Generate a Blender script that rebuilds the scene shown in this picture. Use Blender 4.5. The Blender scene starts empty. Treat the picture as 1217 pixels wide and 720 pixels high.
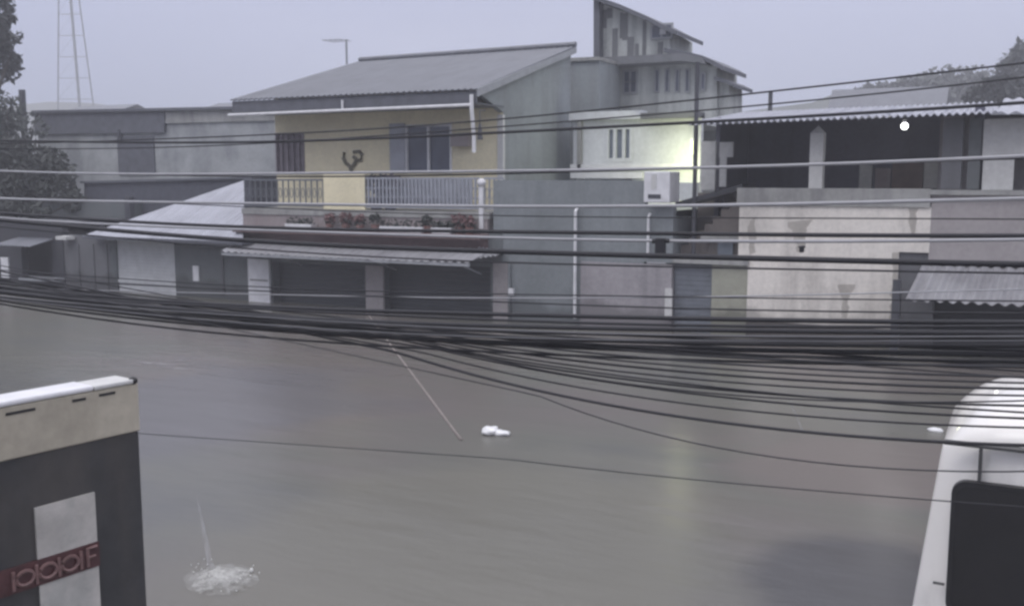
import bpy, bmesh, math, random
from mathutils import Vector, Matrix, noise
random.seed(7)
sc = bpy.context.scene
col = sc.collection

# ---------------------------------------------------------------- camera
F_PX = 1187.0
YAW = math.radians(27)
PIT = math.atan(150 / F_PX)
CAM = Vector((0, 0, 3.1))
FW = Vector((-math.sin(YAW) * math.cos(PIT), math.cos(YAW) * math.cos(PIT), -math.sin(PIT)))
RT = Vector((math.cos(YAW), math.sin(YAW), 0))
UP = RT.cross(FW)
cd = bpy.data.cameras.new('camera')
cam = bpy.data.objects.new('camera', cd)
col.objects.link(cam)
cam.matrix_world = Matrix((
    (RT.x, UP.x, -FW.x, CAM.x), (RT.y, UP.y, -FW.y, CAM.y), (RT.z, UP.z, -FW.z, CAM.z), (0, 0, 0, 1)))
cd.sensor_width = 36
cd.lens = F_PX / 1217 * 36
cd.clip_end = 2000
cd.clip_start = 0.05
sc.camera = cam

def ray(u, v):
    return FW + RT * ((u - 608.5) / F_PX) - UP * ((v - 360) / F_PX)
def onY(u, v, y):
    d = ray(u, v); p = CAM + d * (y / d.y); return p
def onZ(u, v, z):
    d = ray(u, v); return CAM + d * ((z - CAM.z) / d.z)
def onP(u, v, p0, n):
    d = ray(u, v); return CAM + d * ((p0 - CAM).dot(n) / d.dot(n))
def X(u, y, v=210): return onY(u, v, y).x
def Z(u, v, y): return onY(u, v, y).z
YF = 19.2          # the line of house fronts along the flooded street

# ---------------------------------------------------------------- mesh builder
class MB:
    def __init__(s): s.v = []; s.f = []
    def add(s, vs, fs):
        n = len(s.v); s.v += [Vector(p) for p in vs]; s.f += [[i + n for i in f] for f in fs]; return s
    def box(s, x0, x1, y0, y1, z0, z1):
        if x0 > x1: x0, x1 = x1, x0
        if z0 > z1: z0, z1 = z1, z0
        return s.add([(x0,y0,z0),(x1,y0,z0),(x1,y1,z0),(x0,y1,z0),(x0,y0,z1),(x1,y0,z1),(x1,y1,z1),(x0,y1,z1)],
                     [(0,3,2,1),(4,5,6,7),(0,1,5,4),(1,2,6,5),(2,3,7,6),(3,0,4,7)])
    def pbox(s, u0, v0, u1, v1, y0, y1):      # rectangle as it stands on the plane y0, going back to y1
        vm = (v0 + v1) / 2; um = (u0 + u1) / 2
        return s.box(X(u0, y0, vm), X(u1, y0, vm), y0, y1, Z(um, v1, y0), Z(um, v0, y0))
    def prism(s, pts, y0, y1):                 # polygon in XZ swept along Y
        n = len(pts)
        vs = [(p[0], y0, p[1]) for p in pts] + [(p[0], y1, p[1]) for p in pts]
        fs = [list(range(n)), list(range(2*n-1, n-1, -1))] + [(i, i+n, (i+1) % n + n, (i+1) % n) for i in range(n)]
        return s.add(vs, fs)
    def sheet(s, pts, t):                      # polygon with thickness t downward along its normal
        ps = [Vector(p) for p in pts]
        n = (ps[1]-ps[0]).cross(ps[-1]-ps[0]).normalized()
        if n.z < 0: n = -n
        m = len(ps)
        return s.add(ps + [p - n*t for p in ps], [list(range(m)), list(range(2*m-1, m-1, -1))] +
                     [(i, (i+1) % m, (i+1) % m + m, i+m) for i in range(m)])
    def corr(s, a, b, c, d, waves, amp, t=0.012, sag=0.0, jit=0.0):   # corrugated sheet a-b low edge, d-c high edge
        a, b, c, d = map(Vector, (a, b, c, d))
        n = (b-a).cross(d-a).normalized()
        if n.z < 0: n = -n
        N = waves * 8; M = 4; base = len(s.v); vs = []
        for lay in (0, 1):
            for j in range(M+1):
                for i in range(N+1):
                    q = i / N; r = j / M
                    p = (a.lerp(b, q)).lerp(d.lerp(c, q), r)
                    jj = jit * noise.noise(Vector((int(i/8)*1.7, 3.1, lay*0))) if j == 0 else 0
                    p = p + n * (amp * math.sin(q * waves * math.tau) - lay * t) + Vector((0, jj, -sag*math.sin(q*math.pi)))
                    vs.append(p)
        fs = []; W = N+1; L = W*(M+1)
        for j in range(M):
            for i in range(N):
                k = j*W+i
                fs.append((k, k+1, k+W+1, k+W)); fs.append((L+k, L+k+W, L+k+W+1, L+k+1))
        for i in range(N):
            fs.append((i, L+i, L+i+1, i+1)); k = M*W+i; fs.append((k, k+1, L+k+1, L+k))
        for j in range(M):
            k = j*W; fs.append((k, k+W, L+k+W, L+k)); k = j*W+N; fs.append((k, L+k, L+k+W, k+W))
        return s.add(vs, fs)
    def tube(s, pts, r, n=8, r1=None):
        pts = [Vector(p) for p in pts]; base = []; m = len(pts)
        for i, p in enumerate(pts):
            t = (pts[min(i+1, m-1)] - pts[max(i-1, 0)]).normalized()
            a = t.cross(Vector((0, 0, 1)))
            if a.length < 1e-3: a = Vector((1, 0, 0))
            a.normalize(); b = t.cross(a)
            rr = r if r1 is None else r + (r1-r)*i/(m-1)
            for k in range(n):
                w = math.tau*k/n; base.append(p + a*math.cos(w)*rr + b*math.sin(w)*rr)
        fs = []
        for i in range(m-1):
            for k in range(n):
                fs.append((i*n+k, i*n+(k+1) % n, (i+1)*n+(k+1) % n, (i+1)*n+k))
        fs.append(list(range(n-1, -1, -1))); fs.append(list(range((m-1)*n, m*n)))
        return s.add(base, fs)
    def blob(s, c, rx, ry, rz, seg=10, rings=6, wob=0.0, seed=0):
        vs = []; fs = []
        for j in range(rings+1):
            th = math.pi*j/rings
            for i in range(seg):
                ph = math.tau*i/seg
                d = Vector((math.sin(th)*math.cos(ph), math.sin(th)*math.sin(ph), math.cos(th)))
                k = 1 + wob*noise.noise(d*1.7 + Vector((seed*3.3, seed, 0)))
                vs.append((c[0]+d.x*rx*k, c[1]+d.y*ry*k, c[2]+d.z*rz*k))
        for j in range(rings):
            for i in range(seg):
                fs.append((j*seg+i, (j+1)*seg+i, (j+1)*seg+(i+1) % seg, j*seg+(i+1) % seg))
        return s.add(vs, fs)
    def leaf(s, p, size):
        d = Vector((random.gauss(0,1), random.gauss(0,1), random.gauss(0,1))).normalized()
        a = d.orthogonal().normalized(); b = d.cross(a)
        w = random.uniform(0, math.tau); a, b = a*math.cos(w)+b*math.sin(w), b*math.cos(w)-a*math.sin(w)
        p = Vector(p); a *= size; b *= size*0.55
        return s.add([p-a, p-b*0.9+d*size*0.15, p+a, p+b+d*size*0.15], [(0,1,2,3)])
    def leaves(s, blobs, n, size):
        tot = sum(b[3]*b[4]*b[5] for b in blobs)
        for cx, cy, cz, rx, ry, rz in blobs:
            for _ in range(max(6, int(n*rx*ry*rz/tot))):
                d = Vector((random.gauss(0,1), random.gauss(0,1), random.gauss(0,1))).normalized() * random.uniform(0.25, 1)**0.45
                k = 1 + 0.35*noise.noise(d*2.2 + Vector((cx, cy, cz)))
                s.leaf((cx+d.x*rx*k, cy+d.y*ry*k, cz+d.z*rz*k), size*random.uniform(0.6, 1.4))
        return s
    def build(s, name, mat, loc=(0,0,0), smooth=False, merge=False, bevel=0):
        me = bpy.data.meshes.new(name)
        L = Vector(loc)
        me.from_pydata([p - L for p in s.v], [], s.f)
        bm = bmesh.new(); bm.from_mesh(me)
        if merge: bmesh.ops.remove_doubles(bm, verts=bm.verts, dist=1e-4)
        bmesh.ops.recalc_face_normals(bm, faces=bm.faces)
        if smooth:
            for f in bm.faces: f.smooth = True
        bm.to_mesh(me); bm.free()
        me.materials.append(mat)
        o = bpy.data.objects.new(name, me); col.objects.link(o)
        if bevel:
            m = o.modifiers.new('bevel', 'BEVEL'); m.width = bevel; m.segments = 2; m.limit_method = 'ANGLE'
        return o

LOC = {}
def tag(o, label, cat, group=None):
    o['label'] = label; o['category'] = cat
    if group: o['group'] = group
    return o
def thing(name, label, cat, loc, group=None):
    o = bpy.data.objects.new(name, None); col.objects.link(o); o.location = loc
    o.empty_display_size = 0.2
    LOC[o.name] = Vector(loc); return tag(o, label, cat, group)
def part(mb, name, mat, parent, label=None, **k):
    L = LOC[parent.name]
    o = mb.build(name, mat, L, **k); o.parent = parent; LOC[o.name] = L
    if label: o['label'] = label
    return o
def solo(mb, name, mat, label, cat, loc, group=None, **k):
    o = mb.build(name, mat, loc, **k); o.location = loc; LOC[o.name] = Vector(loc)
    return tag(o, label, cat, group)
def struct(mb, name, mat, **k):
    o = mb.build(name, mat, **k); o['kind'] = 'structure'; return o

# ---------------------------------------------------------------- materials
def newmat(name):
    m = bpy.data.materials.new(name); m.use_nodes = True
    nt = m.node_tree; nt.nodes.clear()
    out = nt.nodes.new('ShaderNodeOutputMaterial'); b = nt.nodes.new('ShaderNodeBsdfPrincipled')
    nt.links.new(b.outputs[0], out.inputs[0]); return m, nt, b
def nd(nt, t, **k):
    n = nt.nodes.new(t)
    for a, v in k.items(): setattr(n, a, v)
    return n
def pos_noise(nt, scale, detail=6, rough=0.6):
    g = nd(nt, 'ShaderNodeNewGeometry'); mp = nd(nt, 'ShaderNodeMapping'); mp.inputs['Scale'].default_value = scale
    nt.links.new(g.outputs['Position'], mp.inputs['Vector'])
    n = nd(nt, 'ShaderNodeTexNoise'); n.inputs['Scale'].default_value = 1; n.inputs['Detail'].default_value = detail
    n.inputs['Roughness'].default_value = rough
    nt.links.new(mp.outputs[0], n.inputs['Vector']); return n.outputs['Fac']
def ramp(nt, fac, stops):
    r = nd(nt, 'ShaderNodeValToRGB'); e = r.color_ramp.elements
    e[0].position, e[0].color = stops[0][0], (*stops[0][1], 1); e[1].position, e[1].color = stops[-1][0], (*stops[-1][1], 1)
    for p, c in stops[1:-1]:
        x = e.new(p); x.color = (*c, 1)
    nt.links.new(fac, r.inputs[0]); return r.outputs[0]
def mix(nt, fac, a, b, mode='MIX'):
    m = nd(nt, 'ShaderNodeMix', data_type='RGBA', blend_type=mode)
    for s, v in ((0, fac), (6, a), (7, b)):
        if isinstance(v, (int, float)): m.inputs[s].default_value = v
        elif isinstance(v, tuple): m.inputs[s].default_value = (*v, 1)
        else: nt.links.new(v, m.inputs[s])
    return m.outputs[2]
def bump(nt, b, h, strength, dist=0.02):
    n = nd(nt, 'ShaderNodeBump'); n.inputs['Strength'].default_value = strength; n.inputs['Distance'].default_value = dist
    nt.links.new(h, n.inputs['Height']); nt.links.new(n.outputs[0], b.inputs['Normal'])

def wall_mat(name, c, stain=None, amount=0.6, damp=0.0, rough=0.85, blot=1.0, sk=(3.2, 0.32), lo=0.46, bd=0.74, hi=0.72):
    """Painted plaster: blotches, vertical rain streaks, a damp tide mark above the flood."""
    m, nt, b = newmat(name)
    st = stain or tuple(x*0.45 for x in c)
    streak = ramp(nt, pos_noise(nt, (sk[0], sk[0], sk[1]), 5), [(lo, (0,0,0)), (hi, (1,1,1))])
    big = ramp(nt, pos_noise(nt, (0.7*blot, 0.7*blot, 0.9*blot), 7, 0.65), [(0.42, (0,0,0)), (0.68, (1,1,1))])
    c1 = mix(nt, big, c, tuple(x*bd for x in c))
    s2 = mix(nt, amount, (0,0,0), streak)
    c2 = mix(nt, s2, c1, st)
    fine = pos_noise(nt, (14, 14, 14), 4)
    c3 = mix(nt, 0.35, c2, ramp(nt, fine, [(0.3, tuple(x*0.7 for x in c)), (0.7, tuple(min(1, x*1.15) for x in c))]))
    if damp:
        g = nd(nt, 'ShaderNodeNewGeometry'); sx = nd(nt, 'ShaderNodeSeparateXYZ'); nt.links.new(g.outputs['Position'], sx.inputs[0])
        ad = nd(nt, 'ShaderNodeMath', operation='MULTIPLY_ADD'); nt.links.new(pos_noise(nt, (1.1, 1.1, 0.2), 5), ad.inputs[0])
        ad.inputs[1].default_value = -0.9; nt.links.new(sx.outputs['Z'], ad.inputs[2])
        mr = nd(nt, 'ShaderNodeMapRange'); mr.inputs[1].default_value = damp-0.45; mr.inputs[2].default_value = damp-0.62
        nt.links.new(ad.outputs[0], mr.inputs[0])
        c3 = mix(nt, mr.outputs[0], c3, tuple(x*0.5 for x in c))
    nt.links.new(c3, b.inputs['Base Color']); b.inputs['Roughness'].default_value = rough
    bump(nt, b, fine, 0.25, 0.01); return m

def plain(name, c, rough=0.5, var=0.25, metal=0.0, scale=5.0, coat=0.0):
    m, nt, b = newmat(name)
    f = pos_noise(nt, (scale,)*3, 6)
    nt.links.new(ramp(nt, f, [(0.3, tuple(x*(1-var) for x in c)), (0.72, tuple(min(1, x*(1+var*0.5)) for x in c))]), b.inputs['Base Color'])
    b.inputs['Roughness'].default_value = rough; b.inputs['Metallic'].default_value = metal
    if coat: b.inputs['Coat Weight'].default_value = coat; b.inputs['Coat Roughness'].default_value = 0.05
    bump(nt, b, f, 0.12, 0.01); return m

def tin_mat(name, c, dirt, axis='x', period=0.0, rough=0.38):
    m, nt, b = newmat(name)
    f = pos_noise(nt, (1.3, 1.3, 1.3), 8, 0.7)
    f2 = pos_noise(nt, (6.0, 0.5, 2.0) if axis == 'x' else (0.5, 6.0, 2.0), 4)
    c1 = mix(nt, ramp(nt, f, [(0.45, (0,0,0)), (0.72, (1,1,1))]), c, dirt)
    c2 = mix(nt, 0.4, c1, ramp(nt, f2, [(0.35, tuple(x*0.65 for x in c)), (0.65, c)]))
    nt.links.new(c2, b.inputs['Base Color']); b.inputs['Roughness'].default_value = rough
    b.inputs['Metallic'].default_value = 0.25
    if period:
        g = nd(nt, 'ShaderNodeNewGeometry'); sx = nd(nt, 'ShaderNodeSeparateXYZ'); nt.links.new(g.outputs['Position'], sx.inputs[0])
        ml = nd(nt, 'ShaderNodeMath', operation='MULTIPLY'); ml.inputs[1].default_value = math.tau/period
        nt.links.new(sx.outputs[0 if axis == 'x' else 1], ml.inputs[0])
        sn = nd(nt, 'ShaderNodeMath', operation='SINE'); nt.links.new(ml.outputs[0], sn.inputs[0])
        bump(nt, b, sn.outputs[0], 0.6, 0.02)
    return m

def glass_mat(name, c, rough=0.12):
    m, nt, b = newmat(name)
    f = pos_noise(nt, (2, 2, 2), 4)
    nt.links.new(ramp(nt, f, [(0.3, tuple(x*0.8 for x in c)), (0.7, tuple(x*1.2 for x in c))]), b.inputs['Base Color'])
    b.inputs['Roughness'].default_value = rough; return m

def leaf_mat(name, c):
    m, nt, b = newmat(name)
    f = pos_noise(nt, (1.6, 1.6, 1.6), 5)
    r = nd(nt, 'ShaderNodeNewGeometry')
    c1 = ramp(nt, f, [(0.3, tuple(x*0.55 for x in c)), (0.7, tuple(x*1.5 for x in c))])
    c2 = mix(nt, r.outputs['Random Per Island'], c1, tuple(x*0.8 for x in c))
    nt.links.new(c2, b.inputs['Base Color']); b.inputs['Roughness'].default_value = 0.6; return m

def emit_mat(name, c, s):
    m, nt, b = newmat(name)
    b.inputs['Base Color'].default_value = (*c, 1); b.inputs['Emission Color'].default_value = (*c, 1)
    b.inputs['Emission Strength'].default_value = s; return m

M = dict(
    yellow=wall_mat('yellow_plaster', (0.74, 0.675, 0.475), (0.5, 0.44, 0.34), 0.4),
    sidegrey=wall_mat('grey_green_plaster', (0.245, 0.268, 0.278), (0.125, 0.125, 0.12), 0.55, blot=0.8, sk=(1.6, 0.16), hi=0.66, bd=0.68),
    annex=wall_mat('annex_plaster', (0.215, 0.235, 0.246), (0.12, 0.135, 0.135), 0.5, bd=0.65, hi=0.66, damp=0.5),
    mauve_low=wall_mat('mauve_plaster', (0.34, 0.32, 0.335), (0.17, 0.165, 0.175), 0.7, bd=0.62, hi=0.64, damp=0.5),
    white=wall_mat('white_plaster', (0.62, 0.64, 0.66), (0.42, 0.43, 0.43), 0.35),
    streaky=wall_mat('mouldy_white_plaster', (0.50, 0.52, 0.50), (0.07, 0.075, 0.09), 1.0, sk=(2.2, 0.2), lo=0.44),
    cream=wall_mat('cream_plaster', (0.74, 0.70, 0.645), (0.27, 0.25, 0.23), 0.75, sk=(1.6, 0.3), lo=0.47, hi=0.66, bd=0.62, damp=0.55),
    cap=wall_mat('weathered_cement', (0.34, 0.34, 0.33), (0.13, 0.13, 0.135), 0.8, bd=0.55, hi=0.64),
    olive=wall_mat('olive_plaster', (0.33, 0.33, 0.27), (0.2, 0.2, 0.17), 0.4, damp=0.5),
    brown=wall_mat('brown_stair_plaster', (0.16, 0.14, 0.13), (0.08, 0.07, 0.07), 0.6),
    plinth=wall_mat('dark_wet_plinth', (0.075, 0.066, 0.062), (0.04, 0.037, 0.036), 0.6),
    pinkgrey=wall_mat('pink_grey_plaster', (0.34, 0.315, 0.315), (0.25, 0.225, 0.225), 0.4),
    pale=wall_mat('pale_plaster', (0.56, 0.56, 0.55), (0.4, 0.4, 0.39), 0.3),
    greyhouse=wall_mat('old_grey_plaster', (0.37, 0.385, 0.39), (0.14, 0.15, 0.165), 0.8, sk=(0.8, 0.5), lo=0.45, hi=0.62, bd=0.6),
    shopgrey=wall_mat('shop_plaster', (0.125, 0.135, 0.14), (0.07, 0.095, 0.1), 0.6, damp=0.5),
    shoplight=wall_mat('shop_panel_plaster', (0.135, 0.137, 0.148), (0.085, 0.085, 0.09), 0.8, damp=0.5),
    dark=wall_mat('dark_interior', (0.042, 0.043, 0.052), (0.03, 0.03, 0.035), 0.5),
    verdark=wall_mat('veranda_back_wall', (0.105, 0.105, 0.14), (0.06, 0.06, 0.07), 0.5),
    redbrown=wall_mat('red_brown_ledge', (0.15, 0.095, 0.095), (0.06, 0.05, 0.055), 0.7),
    redwall=wall_mat('faded_red_tiles', (0.30, 0.265, 0.265), (0.19, 0.13, 0.13), 0.7),
    slate2=plain('dark_wall_slate', (0.07, 0.074, 0.095), 0.8),
    slate=plain('dark_roof_slate', (0.1, 0.105, 0.125), 0.6),
    roof=tin_mat('fibre_roof', (0.155, 0.162, 0.185), (0.10, 0.105, 0.12), 'x', 0.0, 0.5),
    tin=tin_mat('wet_tin', (0.40, 0.41, 0.46), (0.27, 0.27, 0.31), 'x', 0.18, 0.6),
    tincan=tin_mat('canopy_tin', (0.40, 0.40, 0.42), (0.2, 0.19, 0.21), 'x', 0.0, 0.4),
    shutterdark=plain('dark_shutter', (0.03, 0.034, 0.04), 0.5),
    shutterwhite=plain('white_shutter', (0.5, 0.51, 0.52), 0.5, 0.15),
    shutterblue=plain('blue_grey_shutter', (0.15, 0.165, 0.19), 0.5, 0.2),
    drip=wall_mat('brown_drip_stain', (0.44, 0.41, 0.37), (0.3, 0.275, 0.25), 0.8, sk=(4, 1)),
    beam=wall_mat('grey_beam', (0.15, 0.155, 0.165), (0.09, 0.095, 0.1), 0.7),
    mould=wall_mat('black_mould', (0.17, 0.175, 0.185), (0.1, 0.105, 0.115), 0.6),
    cableglintdull=plain('dull_highlight_cable', (0.1, 0.1, 0.11), 0.5, 0.15),  # duller grey painting the wet highlights inside the bundle
    whitepaint=plain('white_paint', (0.68, 0.68, 0.7), 0.45, 0.15),
    greypaint=plain('grey_metal', (0.3, 0.31, 0.33), 0.45, 0.2),
    darkmetal=plain('dark_metal', (0.06, 0.062, 0.075), 0.5, 0.25),
    railing=plain('railing_metal', (0.3, 0.315, 0.36), 0.5, 0.2),
    raildark=plain('railing_dark', (0.13, 0.14, 0.16), 0.5, 0.2),
    pane=glass_mat('window_glass', (0.07, 0.08, 0.115), 0.15),
    curtain=plain('purple_curtain', (0.2, 0.175, 0.2), 0.9, 0.3),
    winglass2=glass_mat('pale_glass', (0.16, 0.185, 0.22), 0.15),
    wood=plain('brown_wood', (0.13, 0.085, 0.07), 0.6, 0.3),
    ornament=plain('bronze_ornament', (0.12, 0.11, 0.075), 0.5, 0.2),
    cable=plain('black_cable', (0.017, 0.017, 0.022), 0.65, 0.2),
    cableglint=plain('wet_highlight_cable', (0.33, 0.33, 0.35), 0.35, 0.15),  # pale grey colour stands in for wet highlights along cables
    rope=plain('faded_rope', (0.235, 0.205, 0.19), 0.8, 0.2),
    leafA=leaf_mat('dark_leaves', (0.04, 0.046, 0.044)),
    leafB=leaf_mat('bush_leaves', (0.036, 0.043, 0.038)),
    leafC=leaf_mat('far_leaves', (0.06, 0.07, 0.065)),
    bark=plain('bark', (0.08, 0.07, 0.06), 0.9, 0.3),
    terracotta=plain('terracotta', (0.22, 0.12, 0.105), 0.8, 0.2),
    redflower=leaf_mat('red_flowers', (0.17, 0.085, 0.085)),
    foam=plain('white_foam', (0.72, 0.72, 0.7), 0.6, 0.15, scale=20),
    bag=plain('white_plastic', (0.78, 0.78, 0.79), 0.3, 0.1),
    bulb=emit_mat('lit_bulb', (1.0, 1.0, 1.0), 4.5),
    bulbgreen=emit_mat('lit_tube', (0.95, 1.0, 0.62), 1.6),
    kdark=wall_mat('charcoal_panel', (0.05, 0.05, 0.053), (0.10, 0.086, 0.075), 0.8, rough=0.5, blot=3.0, sk=(2.5, 0.8), lo=0.44, bd=0.6),
    kcream=wall_mat('cream_band', (0.46, 0.42, 0.34), (0.27, 0.24, 0.19), 0.7, blot=2.5, sk=(4, 1.2), bd=0.6),
    kpane=wall_mat('dirty_white_square', (0.5, 0.48, 0.45), (0.3, 0.32, 0.31), 0.8, blot=4, sk=(5, 2.5), bd=0.6),
    kred=plain('dark_red_band', (0.085, 0.035, 0.037), 0.5, 0.4, scale=14),
    kletter=plain('faded_pink_letters', (0.2, 0.115, 0.11), 0.6, 0.4, scale=18),
    rubber=plain('window_rubber', (0.015, 0.015, 0.017), 0.5, 0.2),
    seam=plain('panel_gap', (0.07, 0.07, 0.07), 0.6, 0.2),
    vanglass=glass_mat('dark_van_glass', (0.018, 0.018, 0.02), 0.08),
    hillgreen=leaf_mat('hill_green', (0.07, 0.08, 0.07)),
)

# van paint: white, glossy, a little road film
m, nt, b = newmat('white_van_paint')
f = pos_noise(nt, (3, 3, 1.2), 6)
nt.links.new(ramp(nt, f, [(0.3, (0.70, 0.675, 0.64)), (0.5, (0.90, 0.875, 0.835))]), b.inputs['Base Color'])
b.inputs['Roughness'].default_value = 0.3; b.inputs['Coat Weight'].default_value = 0.6; b.inputs['Coat Roughness'].default_value = 0.06
M['van'] = m

# flood water: muddy, patchy silt, wind and rain ripples
m, nt, b = newmat('flood_water')
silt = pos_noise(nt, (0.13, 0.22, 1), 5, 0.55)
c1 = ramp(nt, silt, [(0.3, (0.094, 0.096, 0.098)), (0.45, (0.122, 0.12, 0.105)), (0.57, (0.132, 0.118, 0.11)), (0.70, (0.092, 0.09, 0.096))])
def tint_patch(c_in, u, v, ru, rv, colr, amt):
    """a soft edged plume of another water colour round a point of the street"""
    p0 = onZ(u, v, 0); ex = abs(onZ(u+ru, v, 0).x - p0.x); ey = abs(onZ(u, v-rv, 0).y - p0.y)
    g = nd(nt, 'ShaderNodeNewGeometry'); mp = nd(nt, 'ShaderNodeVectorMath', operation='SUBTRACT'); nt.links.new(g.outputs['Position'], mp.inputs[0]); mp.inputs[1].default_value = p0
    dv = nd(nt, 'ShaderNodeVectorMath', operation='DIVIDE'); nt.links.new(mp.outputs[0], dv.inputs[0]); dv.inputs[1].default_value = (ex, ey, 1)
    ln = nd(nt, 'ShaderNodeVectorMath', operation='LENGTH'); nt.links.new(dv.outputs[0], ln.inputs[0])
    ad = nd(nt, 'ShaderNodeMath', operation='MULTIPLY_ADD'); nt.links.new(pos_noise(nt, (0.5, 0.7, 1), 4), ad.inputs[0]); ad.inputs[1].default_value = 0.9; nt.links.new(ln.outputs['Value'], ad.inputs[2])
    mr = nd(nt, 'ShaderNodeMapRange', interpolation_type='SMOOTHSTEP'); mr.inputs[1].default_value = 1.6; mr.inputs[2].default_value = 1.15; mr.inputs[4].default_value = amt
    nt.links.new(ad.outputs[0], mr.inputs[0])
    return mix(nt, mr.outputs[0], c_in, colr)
c1 = tint_patch(c1, 560, 640, 330, 120, (0.142, 0.136, 0.112), 0.85)
c1 = tint_patch(c1, 250, 480, 200, 60, (0.112, 0.109, 0.116), 0.7)
c1 = tint_patch(c1, 1040, 560, 190, 40, (0.142, 0.122, 0.114), 0.8)
c1 = tint_patch(c1, 1015, 692, 150, 60, (0.07, 0.068, 0.07), 1.0)  # patches of set tint laid over the base water colour
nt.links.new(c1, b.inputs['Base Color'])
b.inputs['Roughness'].default_value = 0.27; b.inputs['IOR'].default_value = 1.33
h1 = pos_noise(nt, (0.55, 1.5, 1), 3, 0.5); h2 = pos_noise(nt, (2.2, 5.5, 1), 4, 0.55); h3 = pos_noise(nt, (22, 26, 1), 2, 0.5)
def madd(a, k, c=None):
    n = nd(nt, 'ShaderNodeMath', operation='MULTIPLY_ADD'); nt.links.new(a, n.inputs[0]); n.inputs[1].default_value = k
    if c is None: n.inputs[2].default_value = 0
    else: nt.links.new(c, n.inputs[2])
    return n.outputs[0]
h = madd(h3, 0.035, madd(h2, 0.25, madd(h1, 1.0)))
bump(nt, b, h, 0.34, 0.05)
M['water'] = m

m, nt, b = newmat('submerged_ground')
nt.links.new(ramp(nt, pos_noise(nt, (0.4, 0.4, 0.4)), [(0.3, (0.05, 0.048, 0.045)), (0.7, (0.09, 0.085, 0.075))]), b.inputs['Base Color'])
M['ground'] = m

# ---------------------------------------------------------------- world + sun + air
w = bpy.data.worlds.new('World'); sc.world = w; w.use_nodes = True
nt = w.node_tree; nt.nodes.clear()
out = nt.nodes.new('ShaderNodeOutputWorld')
SUN_EL, SUN_AZ = math.radians(52), math.radians(200)
sky = nd(nt, 'ShaderNodeTexSky', sky_type='NISHITA', sun_disc=False)
sky.sun_elevation = SUN_EL; sky.sun_rotation = SUN_AZ; sky.air_density = 1.5; sky.dust_density = 4.0
bg1 = nd(nt, 'ShaderNodeBackground'); bg1.inputs[1].default_value = 0.05
hs = nd(nt, 'ShaderNodeHueSaturation'); hs.inputs['Saturation'].default_value = 0.25
nt.links.new(sky.outputs[0], hs.inputs['Color']); 
nt.links.new(hs.outputs[0], bg1.inputs[0])
tc = nd(nt, 'ShaderNodeTexCoord'); sx = nd(nt, 'ShaderNodeSeparateXYZ'); nt.links.new(tc.outputs['Generated'], sx.inputs[0])
nz = nd(nt, 'ShaderNodeTexNoise'); nz.inputs['Scale'].default_value = 1.6; nz.inputs['Detail'].default_value = 5
mp = nd(nt, 'ShaderNodeMapping'); mp.inputs['Scale'].default_value = (1, 1, 3.0)
nt.links.new(tc.outputs['Generated'], mp.inputs[0]); nt.links.new(mp.outputs[0], nz.inputs['Vector'])
base = ramp(nt, sx.outputs['Z'], [(0.0, (0.188, 0.212, 0.285)), (0.06, (0.195, 0.218, 0.298)), (0.18, (0.232, 0.256, 0.376)), (0.5, (0.70, 0.705, 0.80)), (1.0, (1.03, 1.02, 1.09))])
cl = ramp(nt, nz.outputs['Fac'], [(0.3, (0.93, 0.93, 0.945)), (0.7, (1.05, 1.05, 1.04))])
bg2 = nd(nt, 'ShaderNodeBackground'); bg2.inputs[1].default_value = 2.0
nt.links.new(mix(nt, 1.0, base, cl, 'MULTIPLY'), bg2.inputs[0])
ms = nd(nt, 'ShaderNodeMixShader'); ms.inputs[0].default_value = 0.85
nt.links.new(bg1.outputs[0], ms.inputs[1]); nt.links.new(bg2.outputs[0], ms.inputs[2]); nt.links.new(ms.outputs[0], out.inputs[0])

sl = bpy.data.lights.new('sun', 'SUN'); sl.energy = 0.75; sl.angle = math.radians(30); sl.color = (1, 0.98, 0.95)
so = bpy.data.objects.new('sun', sl); col.objects.link(so)
sd = Vector((math.cos(SUN_EL)*math.sin(SUN_AZ), math.cos(SUN_EL)*math.cos(SUN_AZ), math.sin(SUN_EL)))
so.rotation_euler = sd.to_track_quat('Z', 'Y').to_euler()
so.location = (0, -10, 25)

hz = MB().box(-190, 190, -60, 290, -2.0, 48)
m = bpy.data.materials.new('rain_haze'); m.use_nodes = True; nt = m.node_tree; nt.nodes.clear()
out = nt.nodes.new('ShaderNodeOutputMaterial'); pv = nt.nodes.new('ShaderNodeVolumePrincipled')
pv.inputs['Color'].default_value = (0.93, 0.94, 1.0, 1); pv.inputs['Density'].default_value = 0.003
nt.links.new(pv.outputs[0], out.inputs['Volume'])
ho = hz.build('haze', m); ho['kind'] = 'stuff'; ho['label'] = 'pale rain haze hanging over the flooded street'

# ---------------------------------------------------------------- setting
struct(MB().add([(-185,-55,-1.0),(185,-55,-1.0),(185,285,-1.0),(-185,285,-1.0)], [(0,1,2,3)]), 'ground', M['ground'])
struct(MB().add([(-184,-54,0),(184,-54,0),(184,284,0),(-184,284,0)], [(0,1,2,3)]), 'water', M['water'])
# pavement under the flood in front of the houses
struct(MB().box(-45, 12, YF-1.5, YF+0.0, -0.99, -0.85), 'pavement', M['ground'])

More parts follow.
